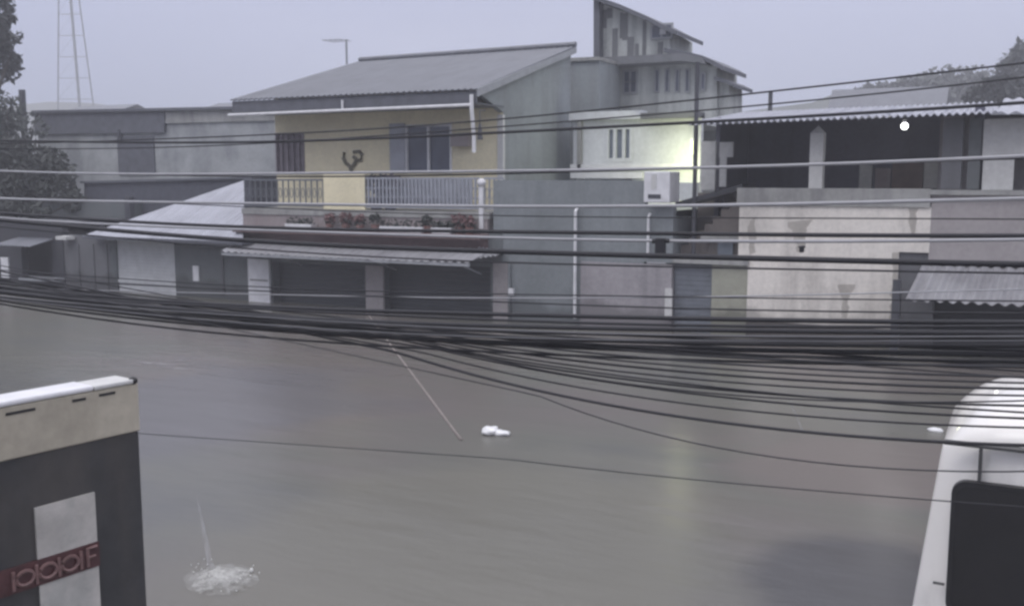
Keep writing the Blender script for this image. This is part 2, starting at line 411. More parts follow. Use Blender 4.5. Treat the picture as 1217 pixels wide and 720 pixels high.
# distant hill
def ridge(name, pts, y, dep, mat):
    """pts: skyline pixels; a mound standing at distance y."""
    vs = []; fs = []; n = len(pts)
    for r, (dy, k) in enumerate(((-dep*0.6, 0.0), (-dep*0.3, 0.55), (0, 1.0), (dep*0.6, 0.5), (dep, 0))):
        for (u, v) in pts:
            p = onY(u, v, y)
            vs.append((p.x + random.uniform(-.4, .4), y+dy, -1 + (p.z+1)*k))
    for r in range(4):
        for i in range(n-1): fs.append((r*n+i, r*n+i+1, (r+1)*n+i+1, (r+1)*n+i))
    return struct(MB().add(vs, fs), name, mat, smooth=True)
ridge('hill', [(840,140),(880,133),(930,127),(965,122),(1000,108),(1040,104),(1075,100),(1100,92),(1130,88),(1165,92),(1190,104),(1230,108),(1290,118)], 120, 40, M['hillgreen'])
ridge('hill', [(-80,140),(-20,132),(20,125),(60,121),(110,123),(150,128),(200,131),(260,133),(330,140)], 140, 40, M['hillgreen'])

# ---------------------------------------------------------------- yellow house
XL, XR = -17.3, -10.67
yw = YF + 1.3
H = thing('yellow_house', 'two storey yellow house with railed balcony and sloping grey roof over dark garage doors', 'house', ((XL+XR)/2, YF, -1))
zs = Z(430, 250, YF)           # balcony slab top
zg = 1.9
gx = lambda u: X(u, YF, 340)
gf = MB()
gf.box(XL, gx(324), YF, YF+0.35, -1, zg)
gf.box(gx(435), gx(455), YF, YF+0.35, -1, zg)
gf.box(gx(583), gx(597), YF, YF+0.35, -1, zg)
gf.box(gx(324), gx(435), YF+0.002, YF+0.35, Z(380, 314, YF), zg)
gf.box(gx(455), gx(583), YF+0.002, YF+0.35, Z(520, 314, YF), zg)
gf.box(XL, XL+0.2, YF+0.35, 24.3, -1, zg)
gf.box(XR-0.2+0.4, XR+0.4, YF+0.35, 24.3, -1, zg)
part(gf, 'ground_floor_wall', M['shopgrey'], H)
part(MB().pbox(434.6, 316, 455.4, 380, YF-0.06, YF-0.002), 'pillar', M['pinkgrey'], H)
for (u0, u1) in ((324, 435), (455, 583)):
    mb = MB(); x0, x1 = gx(u0), gx(u1); z = -0.95
    zt = Z((u0+u1)/2, 314, YF)
    while z < zt:
        mb.box(x0, x1, YF+0.28, YF+0.32, z, min(z+0.105, zt)); mb.box(x0, x1, YF+0.30, YF+0.33, z+0.1, z+0.12); z += 0.115
    part(mb, 'garage_shutter', M['shutterdark'], H)
# slab, red ledge band, soffit
part(MB().box(XL, XR+0.35, YF-0.05, yw+0.1, zs-0.14, zs), 'balcony_slab', M['cap'], H)
zl = Z(430, 274, YF)           # little ledge with pots
part(MB().box(XL+0.01, XR+0.3, YF-0.02, YF+0.3, zl, zs-0.142), 'tiled_band', M['redwall'], H)
part(MB().box(XL+0.02, XR+0.33, YF-0.42, YF+0.0, zl-0.1, zl), 'flower_ledge', M['redbrown'], H)
part(MB().box(XL+0.02, XR+0.3, YF-0.01, YF+0.25, zg-0.003-0.55, zl-0.101), 'shade_lintel_band', M['redbrown'], H)  # dark red-brown also carries the shade under the flower ledge
# canopy
cx0, cx1 = X(266, YF-0.9, 296), X(560, YF-0.9, 308)
zc0 = Z(400, 304, YF-0.9); zc1 = Z(430, 290, YF)
cm = MB().corr((cx0, YF-1.0, zc0), (cx1, YF-1.0, zc0), (XR+0.45, YF-0.03, zc1), (XL-0.1, YF-0.03, zc1), 34, 0.018, sag=0.04, jit=0.04)
cm.corr((cx1-0.3, YF-0.75, zc0+0.02), (XR+0.75, YF-0.45, zc0+0.12), (XR+0.7, YF-0.02, zc1-0.05), (cx1-0.3, YF-0.02, zc1+0.03), 7, 0.02, jit=0.06)
can = part(cm, 'canopy', M['tincan'], H)
tr = MB().box(cx0, cx1, YF-0.99, YF-0.95, zc0-0.10, zc0-0.035)
for u in (330, 445, 548): 
    xx = X(u, YF-0.9, 310); tr.tube([(xx, YF-0.97, zc0-0.06), (xx, YF-0.03, zc0-0.35)], 0.02)
part(tr, 'canopy_bracket', M['greypaint'], H)
# upper walls
zt0, ztb = 4.93, 6.33
uw = MB()
wx = lambda u: X(u, yw, 180)
wz = lambda v, u=430: Z(u, v, yw)
uw.box(XL, wx(328), yw, yw+0.2, zs, 5.15)
uw.box(wx(362), wx(482), yw, yw+0.2, zs, 5.15)
uw.box(wx(537), XR-0.004, yw, yw+0.2, zs, 5.15)
uw.box(wx(328), wx(362), yw+0.002, yw+0.2, wz(158, 345), 5.15)
uw.box(wx(328), wx(362), yw+0.002, yw+0.2, zs, wz(206, 345))
uw.box(wx(482), wx(537), yw+0.002, yw+0.2, wz(148, 510), 5.15)
uw.box(wx(482), wx(537), yw+0.002, yw+0.2, zs, wz(206, 510))
part(uw, 'front_wall', M['yellow'], H)
sw = MB()
sw.add([(XR, yw+0.0, zs-0.1), (XR, 24.3, zs-0.1), (XR, 24.3, ztb+0.0), (XR, yw, 5.27), (XR-0.2, yw+0.201, zs-0.1), (XR-0.2, 24.3, zs-0.1), (XR-0.2, 24.3, ztb), (XR-0.2, yw+0.201, 5.3)],
       [(0,1,2,3), (7,6,5,4), (0,3,7,4), (1,5,6,2), (3,2,6,7), (0,4,5,1)])
sw.add([(XR, YF+0.15, 4.9), (XR, yw, 4.55), (XR, yw, 5.268), (XR-0.12, YF+0.15, 4.9), (XR-0.12, yw, 4.55), (XR-0.12, yw, 5.268)], [(0,1,2), (5,4,3), (0,3,4,1), (1,4,5,2), (0,2,5,3)])
part(sw, 'side_wall', M['sidegrey'], H)
part(MB().box(XR-0.14, XR+0.012, yw-0.03, yw+0.06, zs, 4.5), 'corner_trim', M['pale'], H)
bk = MB().box(XL, XR-0.2, 24.1, 24.3, 0, ztb); bk.box(XL, XL+0.2, yw+0.2, 24.1, zs, 5.2)
part(bk, 'back_wall', M['sidegrey'], H)
# roof
ra, rb = (XL-0.18, YF-0.12, 4.97), (XR+0.08, YF-0.12, 4.97)
rc, rd = (XR+0.10, 24.4, 6.46), (XL-0.1, 24.4, 6.42)
rf = part(MB().corr(ra, rb, rc, rd, 44, 0.012, t=0.03), 'roof', M['roof'], H)
part(MB().tube([(XL-0.1, 24.4, 6.46), (XR+0.1, 24.4, 6.5)], 0.07), 'ridge_cap', M['roof'], rf)
fa = MB().box(XL-0.18, XR+0.06, YF-0.06, YF-0.02, 4.66, 4.93)
fa.box(XL-0.17, XR+0.02, YF-0.02, yw, 4.66, 4.69)
part(fa, 'shade_fascia', M['slate'], H)  # board coloured dark to carry the shadow under the eave
gt = MB().tube([(XL-0.25, YF-0.13, 4.60), (XR+0.0, YF-0.13, 4.63)], 0.035)
xs = X(407, YF-0.1, 120); gt.tube([(xs, YF-0.1, 4.62), (xs, YF-0.1, 4.85)], 0.03)
part(gt, 'gutter', M['whitepaint'], H)
xd = X(561, YF-0.1, 130)
part(MB().tube([(xd, YF-0.12, 4.85), (xd, YF-0.12, 4.55), (xd, YF-0.02, 3.95), (xd, YF-0.02, 3.62)], 0.045), 'downpipe', M['whitepaint'], H)
# barge board along the right roof edge
part(MB().add([(XR+0.09, YF-0.1, 4.97), (XR+0.09, 24.4, 6.42), (XR+0.09, 24.4, 6.28), (XR+0.09, YF-0.1, 4.8),
               (XR+0.12, YF-0.1, 4.97), (XR+0.12, 24.4, 6.42), (XR+0.12, 24.4, 6.28), (XR+0.12, YF-0.1, 4.8)],
              [(0,1,2,3), (7,6,5,4), (0,4,5,1), (3,2,6,7), (0,3,7,4), (1,5,6,2)]), 'barge_board', M['greypaint'], H)
# windows
def window(parent, u0, v0, u1, v1, y, frame, pane, mull=1, fr=0.05, proud=0.02, back=0.1, bars=0, flush=False):
    x0, x1 = X(u0, y, (v0+v1)/2), X(u1, y, (v0+v1)/2); um = (u0+u1)/2; z0, z1 = Z(um, v1, y), Z(um, v0, y)
    mb = MB(); ya, yb = y-proud, y+back
    mb.box(x0, x0+fr, ya, yb, z0, z1); mb.box(x1-fr, x1, ya, yb, z0, z1)
    mb.box(x0+fr, x1-fr, ya+0.002, yb, z1-fr, z1); mb.box(x0+fr, x1-fr, ya+0.002, yb, z0, z0+fr)
    for k in range(mull):
        xm = x0 + (x1-x0)*(k+1)/(mull+1); mb.box(xm-fr/2, xm+fr/2, ya+0.005, yb-0.01, z0+fr, z1-fr)
    for k in range(bars):
        zm = z0 + (z1-z0)*(k+1)/(bars+1); mb.box(x0+fr, x1-fr, ya+0.008, yb-0.02, zm-fr/3, zm+fr/3)
    f = part(mb, 'window', frame, parent)
    part(MB().box(x0+0.01, x1-0.01, y-0.012 if flush else y+back*0.55, y+0.02 if flush else y+back*0.75, z0+0.01, z1-0.01), 'pane', pane, f)
    return f
window(H, 482, 148, 537, 206, yw, M['whitepaint'], M['pane'], 1, 0.05)
wl = window(H, 328, 158, 362, 206, yw, M['curtain'], M['curtain'], 4, 0.045)
part(MB().pbox(463, 147, 481, 206, yw-0.045, yw-0.012), 'shutter_leaf', M['railing'], H)
part(MB().pbox(535, 160, 556, 174, yw-0.25, yw-0.003), 'window_awning', M['redwall'], H)
# balcony rails
def rail(u0, u1, v0, v1, n, mat, y=YF+0.06, r=0.013):
    mb = MB(); x0, x1 = X(u0, y, 228), X(u1, y, 228); zt = Z((u0+u1)/2, v0, y); zb = zs+0.06
    mb.box(x0, x1, y-0.025, y+0.025, zt-0.04, zt); mb.box(x0, x1, y-0.02, y+0.02, zb, zb+0.035)
    for k in range(n+1):
        xx = x0 + (x1-x0)*k/n
        mb.box(xx-r, xx+r, y-r, y+r, zb+0.035, zt-0.04)
        if k < n:
            xm = xx + (x1-x0)/n/2; zz = (zb+zt)/2
            ring = [(xm+0.045*math.cos(a*math.tau/8), y, zz+0.12*math.sin(a*math.tau/8)) for a in range(9)]
            mb.tube(ring, r*0.7, 5)
    return part(mb, 'railing', mat, H)
rail(291, 384, 213, 246, 14, M['raildark'])
rail(434, 570, 211, 246, 30, M['railing'], r=0.021)
part(MB().pbox(446, 213, 560, 247, YF+0.55, YF+0.6), 'screen', M['railing'], H)
rail(576, 599, 211, 246, 4, M['railing'])
part(MB().pbox(384.5, 207, 433.5, 249, YF+0.02, YF+0.12), 'balcony_wall', M['yellow'], H)
bp = MB(); xp = X(573, YF, 230)
bp.box(xp-0.05, xp+0.05, YF-0.06, YF+0.0, Z(573, 272, YF), Z(573, 222, YF)); bp.blob((xp, YF-0.03, Z(573, 217, YF)), 0.1, 0.1, 0.09)
part(bp, 'balcony_post', M['whitepaint'], H)

# ornament, lantern, antenna
o = MB(); y = yw-0.03
for (us) in ([(409,181),(408,188),(411,194),(417,199)], [(417,199),(420,197),(424,190)], [(420,181),(427,180),(430,184),(429,190),(425,191)], [(424,190),(420,186)]):
    o.tube([onY(u, v, y) for u, v in us], 0.045, 6)
o.blob(tuple(onY(417, 201, y)), 0.07, 0.03, 0.06)
solo(o, 'wall_ornament', M['ornament'], 'curly dark bronze ornament hung on the yellow upper wall', 'wall ornament', tuple(onY(418, 200, y)))
p = onY(568, 165, YF+0.05)
L = thing('wall_lantern', 'small black lantern hanging beside the white downpipe of the yellow house', 'lantern', tuple(p))
part(MB().tube([(p.x+0.05, YF+0.05, p.z+0.32), (p.x+0.05, YF+0.05, p.z+0.6), (p.x+0.05, YF+0.3, p.z+0.62)], 0.012), 'bracket', M['darkmetal'], L)
part(MB().tube([(p.x+0.05, YF+0.05, p.z-0.02), (p.x+0.05, YF+0.05, p.z+0.2), (p.x+0.05, YF+0.05, p.z+0.32)], 0.07, 6, 0.03), 'lamp_shade', M['darkmetal'], L)
ya = 24.0; p = onY(412, 70, ya)
A = thing('television_antenna', 'thin television antenna mast standing on the left end of the grey roof ridge', 'antenna', (p.x, ya, 6.35))
part(MB().tube([(p.x, ya, 6.3), (p.x, ya, Z(412, 47, ya))], 0.03), 'mast', M['greypaint'], A)
am = MB(); zt = Z(412, 48, ya); am.tube([(p.x+0.1, ya, zt), (p.x-0.7, ya-0.2, zt+0.02)], 0.008)
for k in range(5): am.tube([(p.x-0.05-k*0.14, ya-0.35, zt), (p.x-0.05-k*0.14, ya+0.3, zt)], 0.008, 5)
part(am, 'boom', M['greypaint'], A)

# potted plants on ledge and balcony
looks = [(392, 'red', 0.13, 'red flowering plant in a clay pot, first on the ledge beside the plain wall piece'),
         (411, 'pink', 0.15, 'bushy red flower pot on the ledge below the yellow balcony wall piece'),
         (428, 'red', 0.12, 'low red flower pot on the ledge under the right edge of the yellow balcony wall'),
         (446, 'green', 0.14, 'green leafy pot on the ledge under the left end of the blue-grey railing'),
         (508, 'green', 0.13, 'green leafy pot on the ledge between two white troughs'),
         (546, 'red', 0.17, 'tall red flowering plant on the ledge left of the white balcony post'),
         (558, 'red', 0.14, 'red flowering plant on the ledge touching the white balcony post')]
for u, kind, r, lab in looks:
    xx = X(u, YF-0.22, 265); P = thing('flower_pot', lab, 'potted plant', (xx, YF-0.22, zl), 'flower pots on the balcony ledge')
    part(MB().tube([(xx, YF-0.22, zl+0.002), (xx, YF-0.22, zl+0.16)], 0.07, 10, 0.1), 'pot', M['terracotta'], P)
    part(MB().leaves([(xx, YF-0.22, zl+0.16+r*0.9, r, r, r)], 90, 0.05), 'foliage', M['redflower'] if kind != 'green' else M['leafB'], P)
    if kind != 'green': part(MB().leaves([(xx, YF-0.22, zl+0.2, r*1.1, r, r*0.7)], 40, 0.05), 'foliage', M['leafB'], P)
for u0, u1, lab in ((340, 372, 'short white planter trough on the ledge under the dark left railing'),
                    (452, 504, 'long white planter trough on the ledge under the blue-grey railing'),
                    (513, 538, 'short white planter trough on the ledge left of the tall red flowers')):
    x0, x1 = X(u0, YF-0.3, 268), X(u1, YF-0.3, 268)
    T = thing('planter_trough', lab, 'planter', ((x0+x1)/2, YF-0.25, zl), 'planter troughs on the balcony ledge')
    mb = MB(); mb.prism([(x0+0.04, zl+0.003), (x1-0.04, zl+0.003), (x1, zl+0.13), (x0, zl+0.13)], YF-0.36, YF-0.14)
    part(mb, 'trough', M['whitepaint'], T)
    part(MB().leaves([(x0+(x1-x0)*(k+.5)/4, YF-0.25, zl+0.2, (x1-x0)/7, 0.1, 0.09) for k in range(4)], 120, 0.045), 'foliage', M['leafB'], T)
for u, lab in ((447, 'dark leafy balcony plant behind the left end of the blue-grey railing'), (464, 'purple leafy balcony plant behind railing below the window')):
    xx = X(u, YF+0.35, 225); P = thing('balcony_plant', lab, 'potted plant', (xx, YF+0.35, zs), 'plants on the balcony')
    part(MB().tube([(xx, YF+0.35, zs+0.002), (xx, YF+0.35, zs+0.3)], 0.12, 10, 0.16), 'pot', M['darkmetal'], P)
    part(MB().leaves([(xx, YF+0.35, zs+0.62, 0.28, 0.2, 0.22)], 140, 0.07), 'foliage', M['curtain'] if u > 450 else M['leafA'], P)

# ---------------------------------------------------------------- grey annex (terrace on top)
AX1 = X(799, YF, 300)
AN = thing('grey_annex', 'flat topped grey walled annex with white drainpipes between yellow house and stair', 'building', ((XR+AX1)/2, YF+0.1, -1))
ax = lambda u, v=320: X(u, YF, v)
za = 3.02
AY = YF + 0.02
mb = MB(); mb.box(XR+0.42, ax(690), AY, AY+0.2, -1, za); mb.box(ax(690)+0.003, ax(766, 230), AY, AY+0.2, Z(730, 312, YF), za)
mb.box(ax(766, 230), AX1, AY, AY+0.2, Z(780, 312, YF), Z(780, 246, YF))
mb.box(XR+0.42, AX1, AY+0.2, AY+6.5, za-0.72, za-0.6); mb.box(AX1-0.2, AX1, AY+0.2, AY+5, -1, Z(780, 248, YF)-0.05)
part(mb, 'front_wall', M['annex'], AN)
part(MB().box(ax(690)+0.003, AX1, AY-0.03, AY+0.2, -1, Z(730, 312, YF)-0.004), 'lower_wall', M['mauve_low'], AN)
part(MB().box(XR+0.422, ax(606), AY-0.025, AY-0.002, -1, Z(600, 312, YF)), 'corner_strip', M['pinkgrey'], AN)
for u, v0, v1 in ((685, 251, 378), (771, 258, 303)):
    xx = ax(u); part(MB().tube([(xx, AY-0.09, Z(u, v1, YF)), (xx, AY-0.09, Z(u, v0, YF)), (xx, AY+0.0, Z(u, v0, YF)+0.06)], 0.035 if u == 685 else 0.03), 'drainpipe', M['whitepaint'], AN)
xx = ax(606); part(MB().tube([(xx, AY-0.06, -0.9), (xx, AY-0.06, Z(606, 312, YF))], 0.03), 'drainpipe', M['annex'], AN)
part(MB().pbox(790, 343, 798.5, 380, AY-0.07, AY-0.032), 'white_strip', M['pale'], AN)
part(MB().pbox(604, 343, 610, 351, AY-0.16, AY-0.1), 'tap_box', M['whitepaint'], AN)

# ---------------------------------------------------------------- white house behind
yh = YF + 4.2
WH = thing('white_house', 'white house with a flat parapet and one narrow window rising behind the grey annex', 'house', (X(750, yh), yh, -1))
wz0 = Z(730, 212, yh)
mb = MB(); X0, X1 = X(681, yh), X(832, yh)
hx = lambda u: X(u, yh, 170)
ztop = Z(740, 140, yh)
mb.box(X0, hx(720), yh, yh+0.2, wz0, ztop); mb.box(hx(752), X1, yh, yh+0.2, wz0-0.9, ztop)
mb.box(hx(720), hx(752), yh+0.002, yh+0.2, Z(736, 150, yh), ztop); mb.box(hx(720), hx(752), yh+0.002, yh+0.2, wz0, Z(736, 192, yh))
mb.box(X0, X0+0.2, yh+0.2, yh+4, wz0-0.5, ztop); mb.box(X0, X1, yh+3.8, yh+4, wz0-1, ztop); mb.box(X0+.2, X1, yh+0.2, yh+3.8, ztop-0.2, ztop-0.05)
part(mb, 'wall', M['white'], WH)
mb = MB(); mb.box(X0-0.03, X(765, yh), yh-0.1, yh-0.003, Z(720, 212, yh), Z(720, 205, yh)); mb.box(X0-0.03, X(828, yh), yh-0.12, yh-0.003, Z(760, 200, yh), Z(760, 195, yh))
part(mb, 'slab_band', M['whitepaint'], WH)
mb = MB(); mb.box(X0-0.06, X(765, yh, 135), yh-0.15, yh+0.25, ztop-0.04, Z(720, 133, yh))
part(mb, 'parapet', M['white'], WH)
part(MB().box(X(766, yh, 140), X1, yh-0.3, yh+0.3, ztop-0.06, ztop+0.08), 'eave', M['beam'], WH)
window(WH, 720, 150, 752, 192, yh, M['white'], M['winglass2'], 2, 0.08)
xx = X(690, yh); part(MB().box(xx-0.05, xx+0.05, yh-0.12, yh-0.01, Z(690, 200, yh), Z(690, 138, yh)), 'conduit', M['cap'], WH)
# small white cabinet hung over the annex wall
yc = AY - 0.34
mb = MB().pbox(765, 204, 796, 241, yc, AY+0.3)
CB = thing('white_cabinet', 'white utility cabinet with a dark slot perched on the end of the grey annex wall', 'cabinet', (X(780, yc), yc+0.2, Z(780, 241, yc)))
part(mb, 'body', M['whitepaint'], CB, bevel=0.02)
part(MB().pbox(770, 231, 785, 236, yc-0.012, yc-0.001), 'slot', M['darkmetal'], CB)
part(MB().pbox(774, 207, 780, 225, yc-0.01, yc-0.001), 'door', M['pale'], CB)
# lit porch lamp
yp = yh - 0.35
p = onY(822, 176, yp)
PL = thing('porch_lamp', 'lit yellow-green tube lamp on the white wall beside the dark pole', 'lamp', tuple(p))
part(MB().box(p.x-0.04, p.x+0.04, yp-0.02, yh-0.003, p.z+0.16, p.z+0.22), 'bracket', M['whitepaint'], PL)
part(MB().tube([(p.x, yp, p.z-0.14), (p.x, yp, p.z+0.16)], 0.03, 8), 'tube', M['bulbgreen'], PL)
ld = bpy.data.lights.new('porch_light', 'POINT'); ld.energy = 62; ld.color = (0.97, 1.0, 0.58); ld.shadow_soft_size = 0.3
lo = bpy.data.objects.new('porch_light', ld); col.objects.link(lo); lo.parent = PL; lo.location = (-0.05, -0.6, -0.3)
# porch low wall below (catches light)
part(MB().pbox(797, 217, 829, 238, yh-1.2, yh-1.05), 'porch_wall', M['white'], WH)

# ---------------------------------------------------------------- tall streaked house
yt = YF + 9
TH = thing('mouldy_tall_house', 'tall house of mould streaked white plaster with stepped single slope roofs', 'house', (X(780, yt), yt, -1))
P = lambda u, v, y=yt: (onY(u, v, y).x, onY(u, v, y).z)
mb = MB()
mb.prism([P(714, 215), P(714, 4), P(760, 20), P(796, 40), P(796, 66), P(838, 70), P(852, 80), P(852, 215)], yt, yt+2.2)
part(mb, 'wall', M['streaky'], TH)
mb = MB(); mb.prism([P(710, 140), P(710, 0), P(717, 2), P(717, 140)], yt-0.3, yt-0.003)
part(mb, 'edge_pier', M['slate'], TH)
def roofstrip(pts, y0, y1, t):
    mb = MB(); top = [P(u, v) for u, v in pts]
    return mb.prism(top + [(x, z-t) for x, z in reversed(top)], y0, y1)
part(roofstrip([(710, -3), (745, 9), (775, 22), (796, 33), (812, 40)], yt-0.6, yt+2.0, 0.12), 'roof', M['slate'], TH)
part(roofstrip([(797, 60), (830, 66), (842, 69), (855, 75), (866, 81)], yt-0.6, yt+2.0, 0.12), 'roof', M['slate'], TH)
part(roofstrip([(852, 92), (866, 96), (876, 101)], yt-0.3, yt+1.8, 0.1), 'roof', M['slate'], TH)
mb = MB(); mb.prism([P(681, 74), P(681, 84), P(820, 76), P(846, 79), P(842, 72), P(820, 67)], yt-0.8, yt-0.004)
part(mb, 'beam', M['beam'], TH)
part(MB().prism([P(852.3, 95), P(864, 98), P(864, 215), P(852.3, 215)], yt+0.2, yt+1.7), 'side_bay', M['streaky'], TH)
for u0, v0, u1, v1 in ((716, 84, 735, 113), (740, 83, 758, 112)):
    window(TH, u0, v0, u1, v1, yt-0.03, M['greypaint'], M['pane'], 1, 0.06, back=0.028, bars=1, flush=True)
window(TH, 832, 86, 839, 108, yt-0.03, M['greypaint'], M['pane'], 0, 0.05, back=0.028, flush=True)
for u0 in (778, 790, 802, 814): window(TH, u0, 82, u0+6, 110, yt-0.03, M['greypaint'], M['pane'], 0, 0.04, back=0.028, flush=True)
window(TH, 773, 28, 800, 47, yt-0.03, M['greypaint'], M['pane'], 1, 0.06, back=0.028, flush=True)
part(MB().pbox(784, 34, 791, 41, yt-0.12, yt-0.06), 'vent', M['whitepaint'], TH)
sm = MB()
for u, v0, v1 in ((719, 12, 34), (725, 10, 22), (731, 34, 69), (738, 15, 46), (743, 16, 48), (749, 44, 69), (756, 52, 68), (766, 24, 66), (784, 50, 66)):
    part(MB().pbox(u-1.5-(u % 3), v0, u+2+(v0 % 3), v1, yt-0.012, yt-0.002), 'mould_stain', M['mould'], TH)
# grey block between the yellow roof and the tall house
yg = YF + 7
GB = thing('grey_block', 'small plain dark grey block between the yellow house roof and the mouldy tall house', 'building', (X(695, yg), yg, -1))
part(MB().prism([P(670, 220, yg), P(670, 74, yg), P(712, 72, yg), P(712, 220, yg)], yg, yg+1.6), 'wall', M['sidegrey'], GB)
part(MB().prism([P(668, 74, yg), P(668, 70, yg), P(714, 68, yg), P(714, 72, yg)], yg-0.1, yg+1.7), 'coping', M['cap'], GB)

# ---------------------------------------------------------------- stair recess + veranda house
VX0, VX1 = X(830, YF, 190), X(1166, YF, 190)
VH = thing('veranda_house', 'cream house with a dark open upstairs veranda under a corrugated eave', 'house', ((VX0+VX1)/2, YF, -1))
vx = lambda u, v=300, y=YF: X(u, y, v)
zpar = Z(990, 224, YF); zband = Z(990, 245, YF)
mb = MB(); mb.box(vx(889), vx(1068), YF+0.02, YF+0.25, 0.33, zband); mb.box(vx(877), vx(889), YF+0.02, YF+0.25, Z(880, 306, YF), zband)
mb.box(vx(1068), vx(1104), YF+0.02, YF+0.25, Z(1085, 300, YF), zband)
part(mb, 'front_wall', M['cream'], VH)
def stain(pts, y, parent, mat):
    q = []
    for i in range(len(pts)):
        a, b = pts[i], pts[(i+1) % len(pts)]
        for k in range(5):
            t = k/5; u = a[0]+(b[0]-a[0])*t; v = a[1]+(b[1]-a[1])*t
            u += 4.5*noise.noise(Vector((u*.17, v*.17, 3))) + 2.5*noise.noise(Vector((u*.5, v*.5, 8))); q.append((onY(u, v, y).x, onY(u, v, y).z))
    part(MB().prism(q, y-0.003, y-0.0006), 'damp_stain', mat, parent)
for pts in ([(936,264),(964,261),(959,278),(953,300),(946,299),(944,279)], [(995,338),(1016,338),(1009,356),(1006,379),(1001,374),(1000,352)],
            [(1060,300),(1067,300),(1066,380),(1056,384),(1061,350)], [(890,262),(899,258),(896,300),(891,303)], [(1080,248),(1090,248),(1088,280),(1083,283)]):
    stain(pts, YF+0.02, VH, M['drip'])
part(MB().box(vx(876, 235), vx(1106, 235), YF-0.02, YF+0.27, zband-0.002, zpar), 'parapet', M['cap'], VH)
pm = MB().box(vx(889), vx(1068), YF-0.01, YF+0.26, -1, 0.328)
part(pm, 'plinth', M['plinth'], VH)
part(MB().box(vx(1068), vx(1112), YF+0.1, YF+0.3, -1, Z(1085, 300, YF)-0.003), 'shade_dark_wall', M['shoplight'], VH)  # shadow next to the cream wall, put into a darker plaster colour
part(MB().box(vx(846), vx(889)-0.002, YF+0.05, YF+0.25, -1, Z(868, 314, YF)), 'olive_wall', M['olive'], VH)
part(MB().box(vx(800), vx(890), YF-0.04, YF+0.3, Z(845, 314, YF)+0.002, Z(845, 306, YF)), 'lintel', M['cap'], VH)
sh = MB(); z = -0.95; zt = Z(822, 314, YF)
while z < zt - 0.01:
    sh.box(vx(800), vx(846)-0.003, YF+0.12, YF+0.16, z, min(z+0.09, zt)); sh.box(vx(800), vx(846)-0.003, YF+0.135, YF+0.155, z+0.085, z+0.105); z += 0.1
part(sh, 'roller_shutter', M['shutterblue'], VH)
# stair recess
part(MB().box(vx(800), vx(877), YF+1.6, YF+1.8, 0.5, zband+0.2), 'stair_back_wall', M['brown'], VH)
st = MB()
for k in range(8):
    xa = vx(800) + (vx(877)-vx(800))*k/8; xb = vx(800) + (vx(877)-vx(800))*(k+1)/8
    zz = Z(838, 304, YF) + 0.15*(k+1)
    st.box(xa, xb, YF+0.5, YF+1.598, Z(838, 306, YF)+0.002, zz)
part(st, 'stairs', M['brown'], VH)
part(MB().prism([(vx(797, 245), Z(797, 247, YF)), (vx(877, 222), Z(877, 226, YF)), (vx(877, 222), Z(877, 219, YF)), (vx(797, 240), Z(797, 241, YF))], YF+0.3, YF+1.4), 'stair_rail', M['dark'], VH)
part(MB().pbox(853, 283, 871, 303, YF+0.45, YF+0.49), 'small_window', M['winglass2'], VH)
# veranda interior
zfl = zpar - 0.9
part(MB().box(VX0, VX1, YF+0.27, YF+3.8, zfl-0.12, zfl), 'veranda_floor', M['cap'], VH)
ze = 4.12
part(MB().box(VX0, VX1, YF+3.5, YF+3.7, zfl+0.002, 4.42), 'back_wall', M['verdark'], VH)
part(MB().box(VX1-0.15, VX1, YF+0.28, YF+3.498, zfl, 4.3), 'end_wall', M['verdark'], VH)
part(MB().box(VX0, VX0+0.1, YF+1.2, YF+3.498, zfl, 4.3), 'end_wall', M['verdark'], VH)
er = MB().corr((VX0-0.1, YF-0.55, Z(830, 147, YF-0.55)), (vx(1190, 132, YF-.55), YF-0.55, Z(1190, 133, YF-0.55)), (vx(1190, 132, YF-.55)-0.2, YF+3.9, 4.62), (VX0-0.1, YF+3.9, 4.55), 46, 0.022, t=0.02, jit=0.05)
part(er, 'roof', M['tin'], VH)
ym = YF+0.02
mb = MB(); x0, x1 = vx(962, 190, ym), vx(978, 190, ym)
mb.box(x0, x1, ym, ym+0.22, zpar+0.001, Z(970, 158, ym)); mb.add([(x0, ym, Z(970, 158, ym)), (x1, ym, Z(970, 158, ym)), (x1, ym+.22, Z(970, 158, ym)), (x0, ym+.22, Z(970, 158, ym)), ((x0+x1)/2, ym+.11, Z(970, 149, ym))], [(0,1,4), (1,2,4), (2,3,4), (3,0,4)])
part(mb, 'pillar', M['pale'], VH, label='white pointed pillar')
for u0, u1, mt in ((1119, 1143, 'shoplight'), (1150, 1165, 'shopgrey')):
    part(MB().box(vx(u0, 190), vx(u1, 190), YF+0.06, YF+0.28, zpar+0.001, Z(1140, 140, YF)), 'pillar', M[mt], VH)
yi = YF+3.4
for u0, v0, u1, v1, mt in ((1021, 196, 1036, 226, 'pale'), (1098, 193, 1114, 224, 'pale'), (1040, 200, 1058, 226, 'redwall'), (1060, 190, 1097, 226, 'wood')):
    part(MB().pbox(u0, v0, u1, v1, yi, yi+0.09), 'door_panel', M[mt], VH)
mb = MB().pbox(833, 168, 850, 226, YF+0.9, YF+0.96); part(mb, 'white_door', M['pale'], VH)
mb = MB(); mb.pbox(855, 169, 871, 187, YF+0.9, YF+0.96); mb.pbox(855, 187.2, 863, 222, YF+0.9, YF+0.96); part(mb, 'white_door', M['pale'], VH)
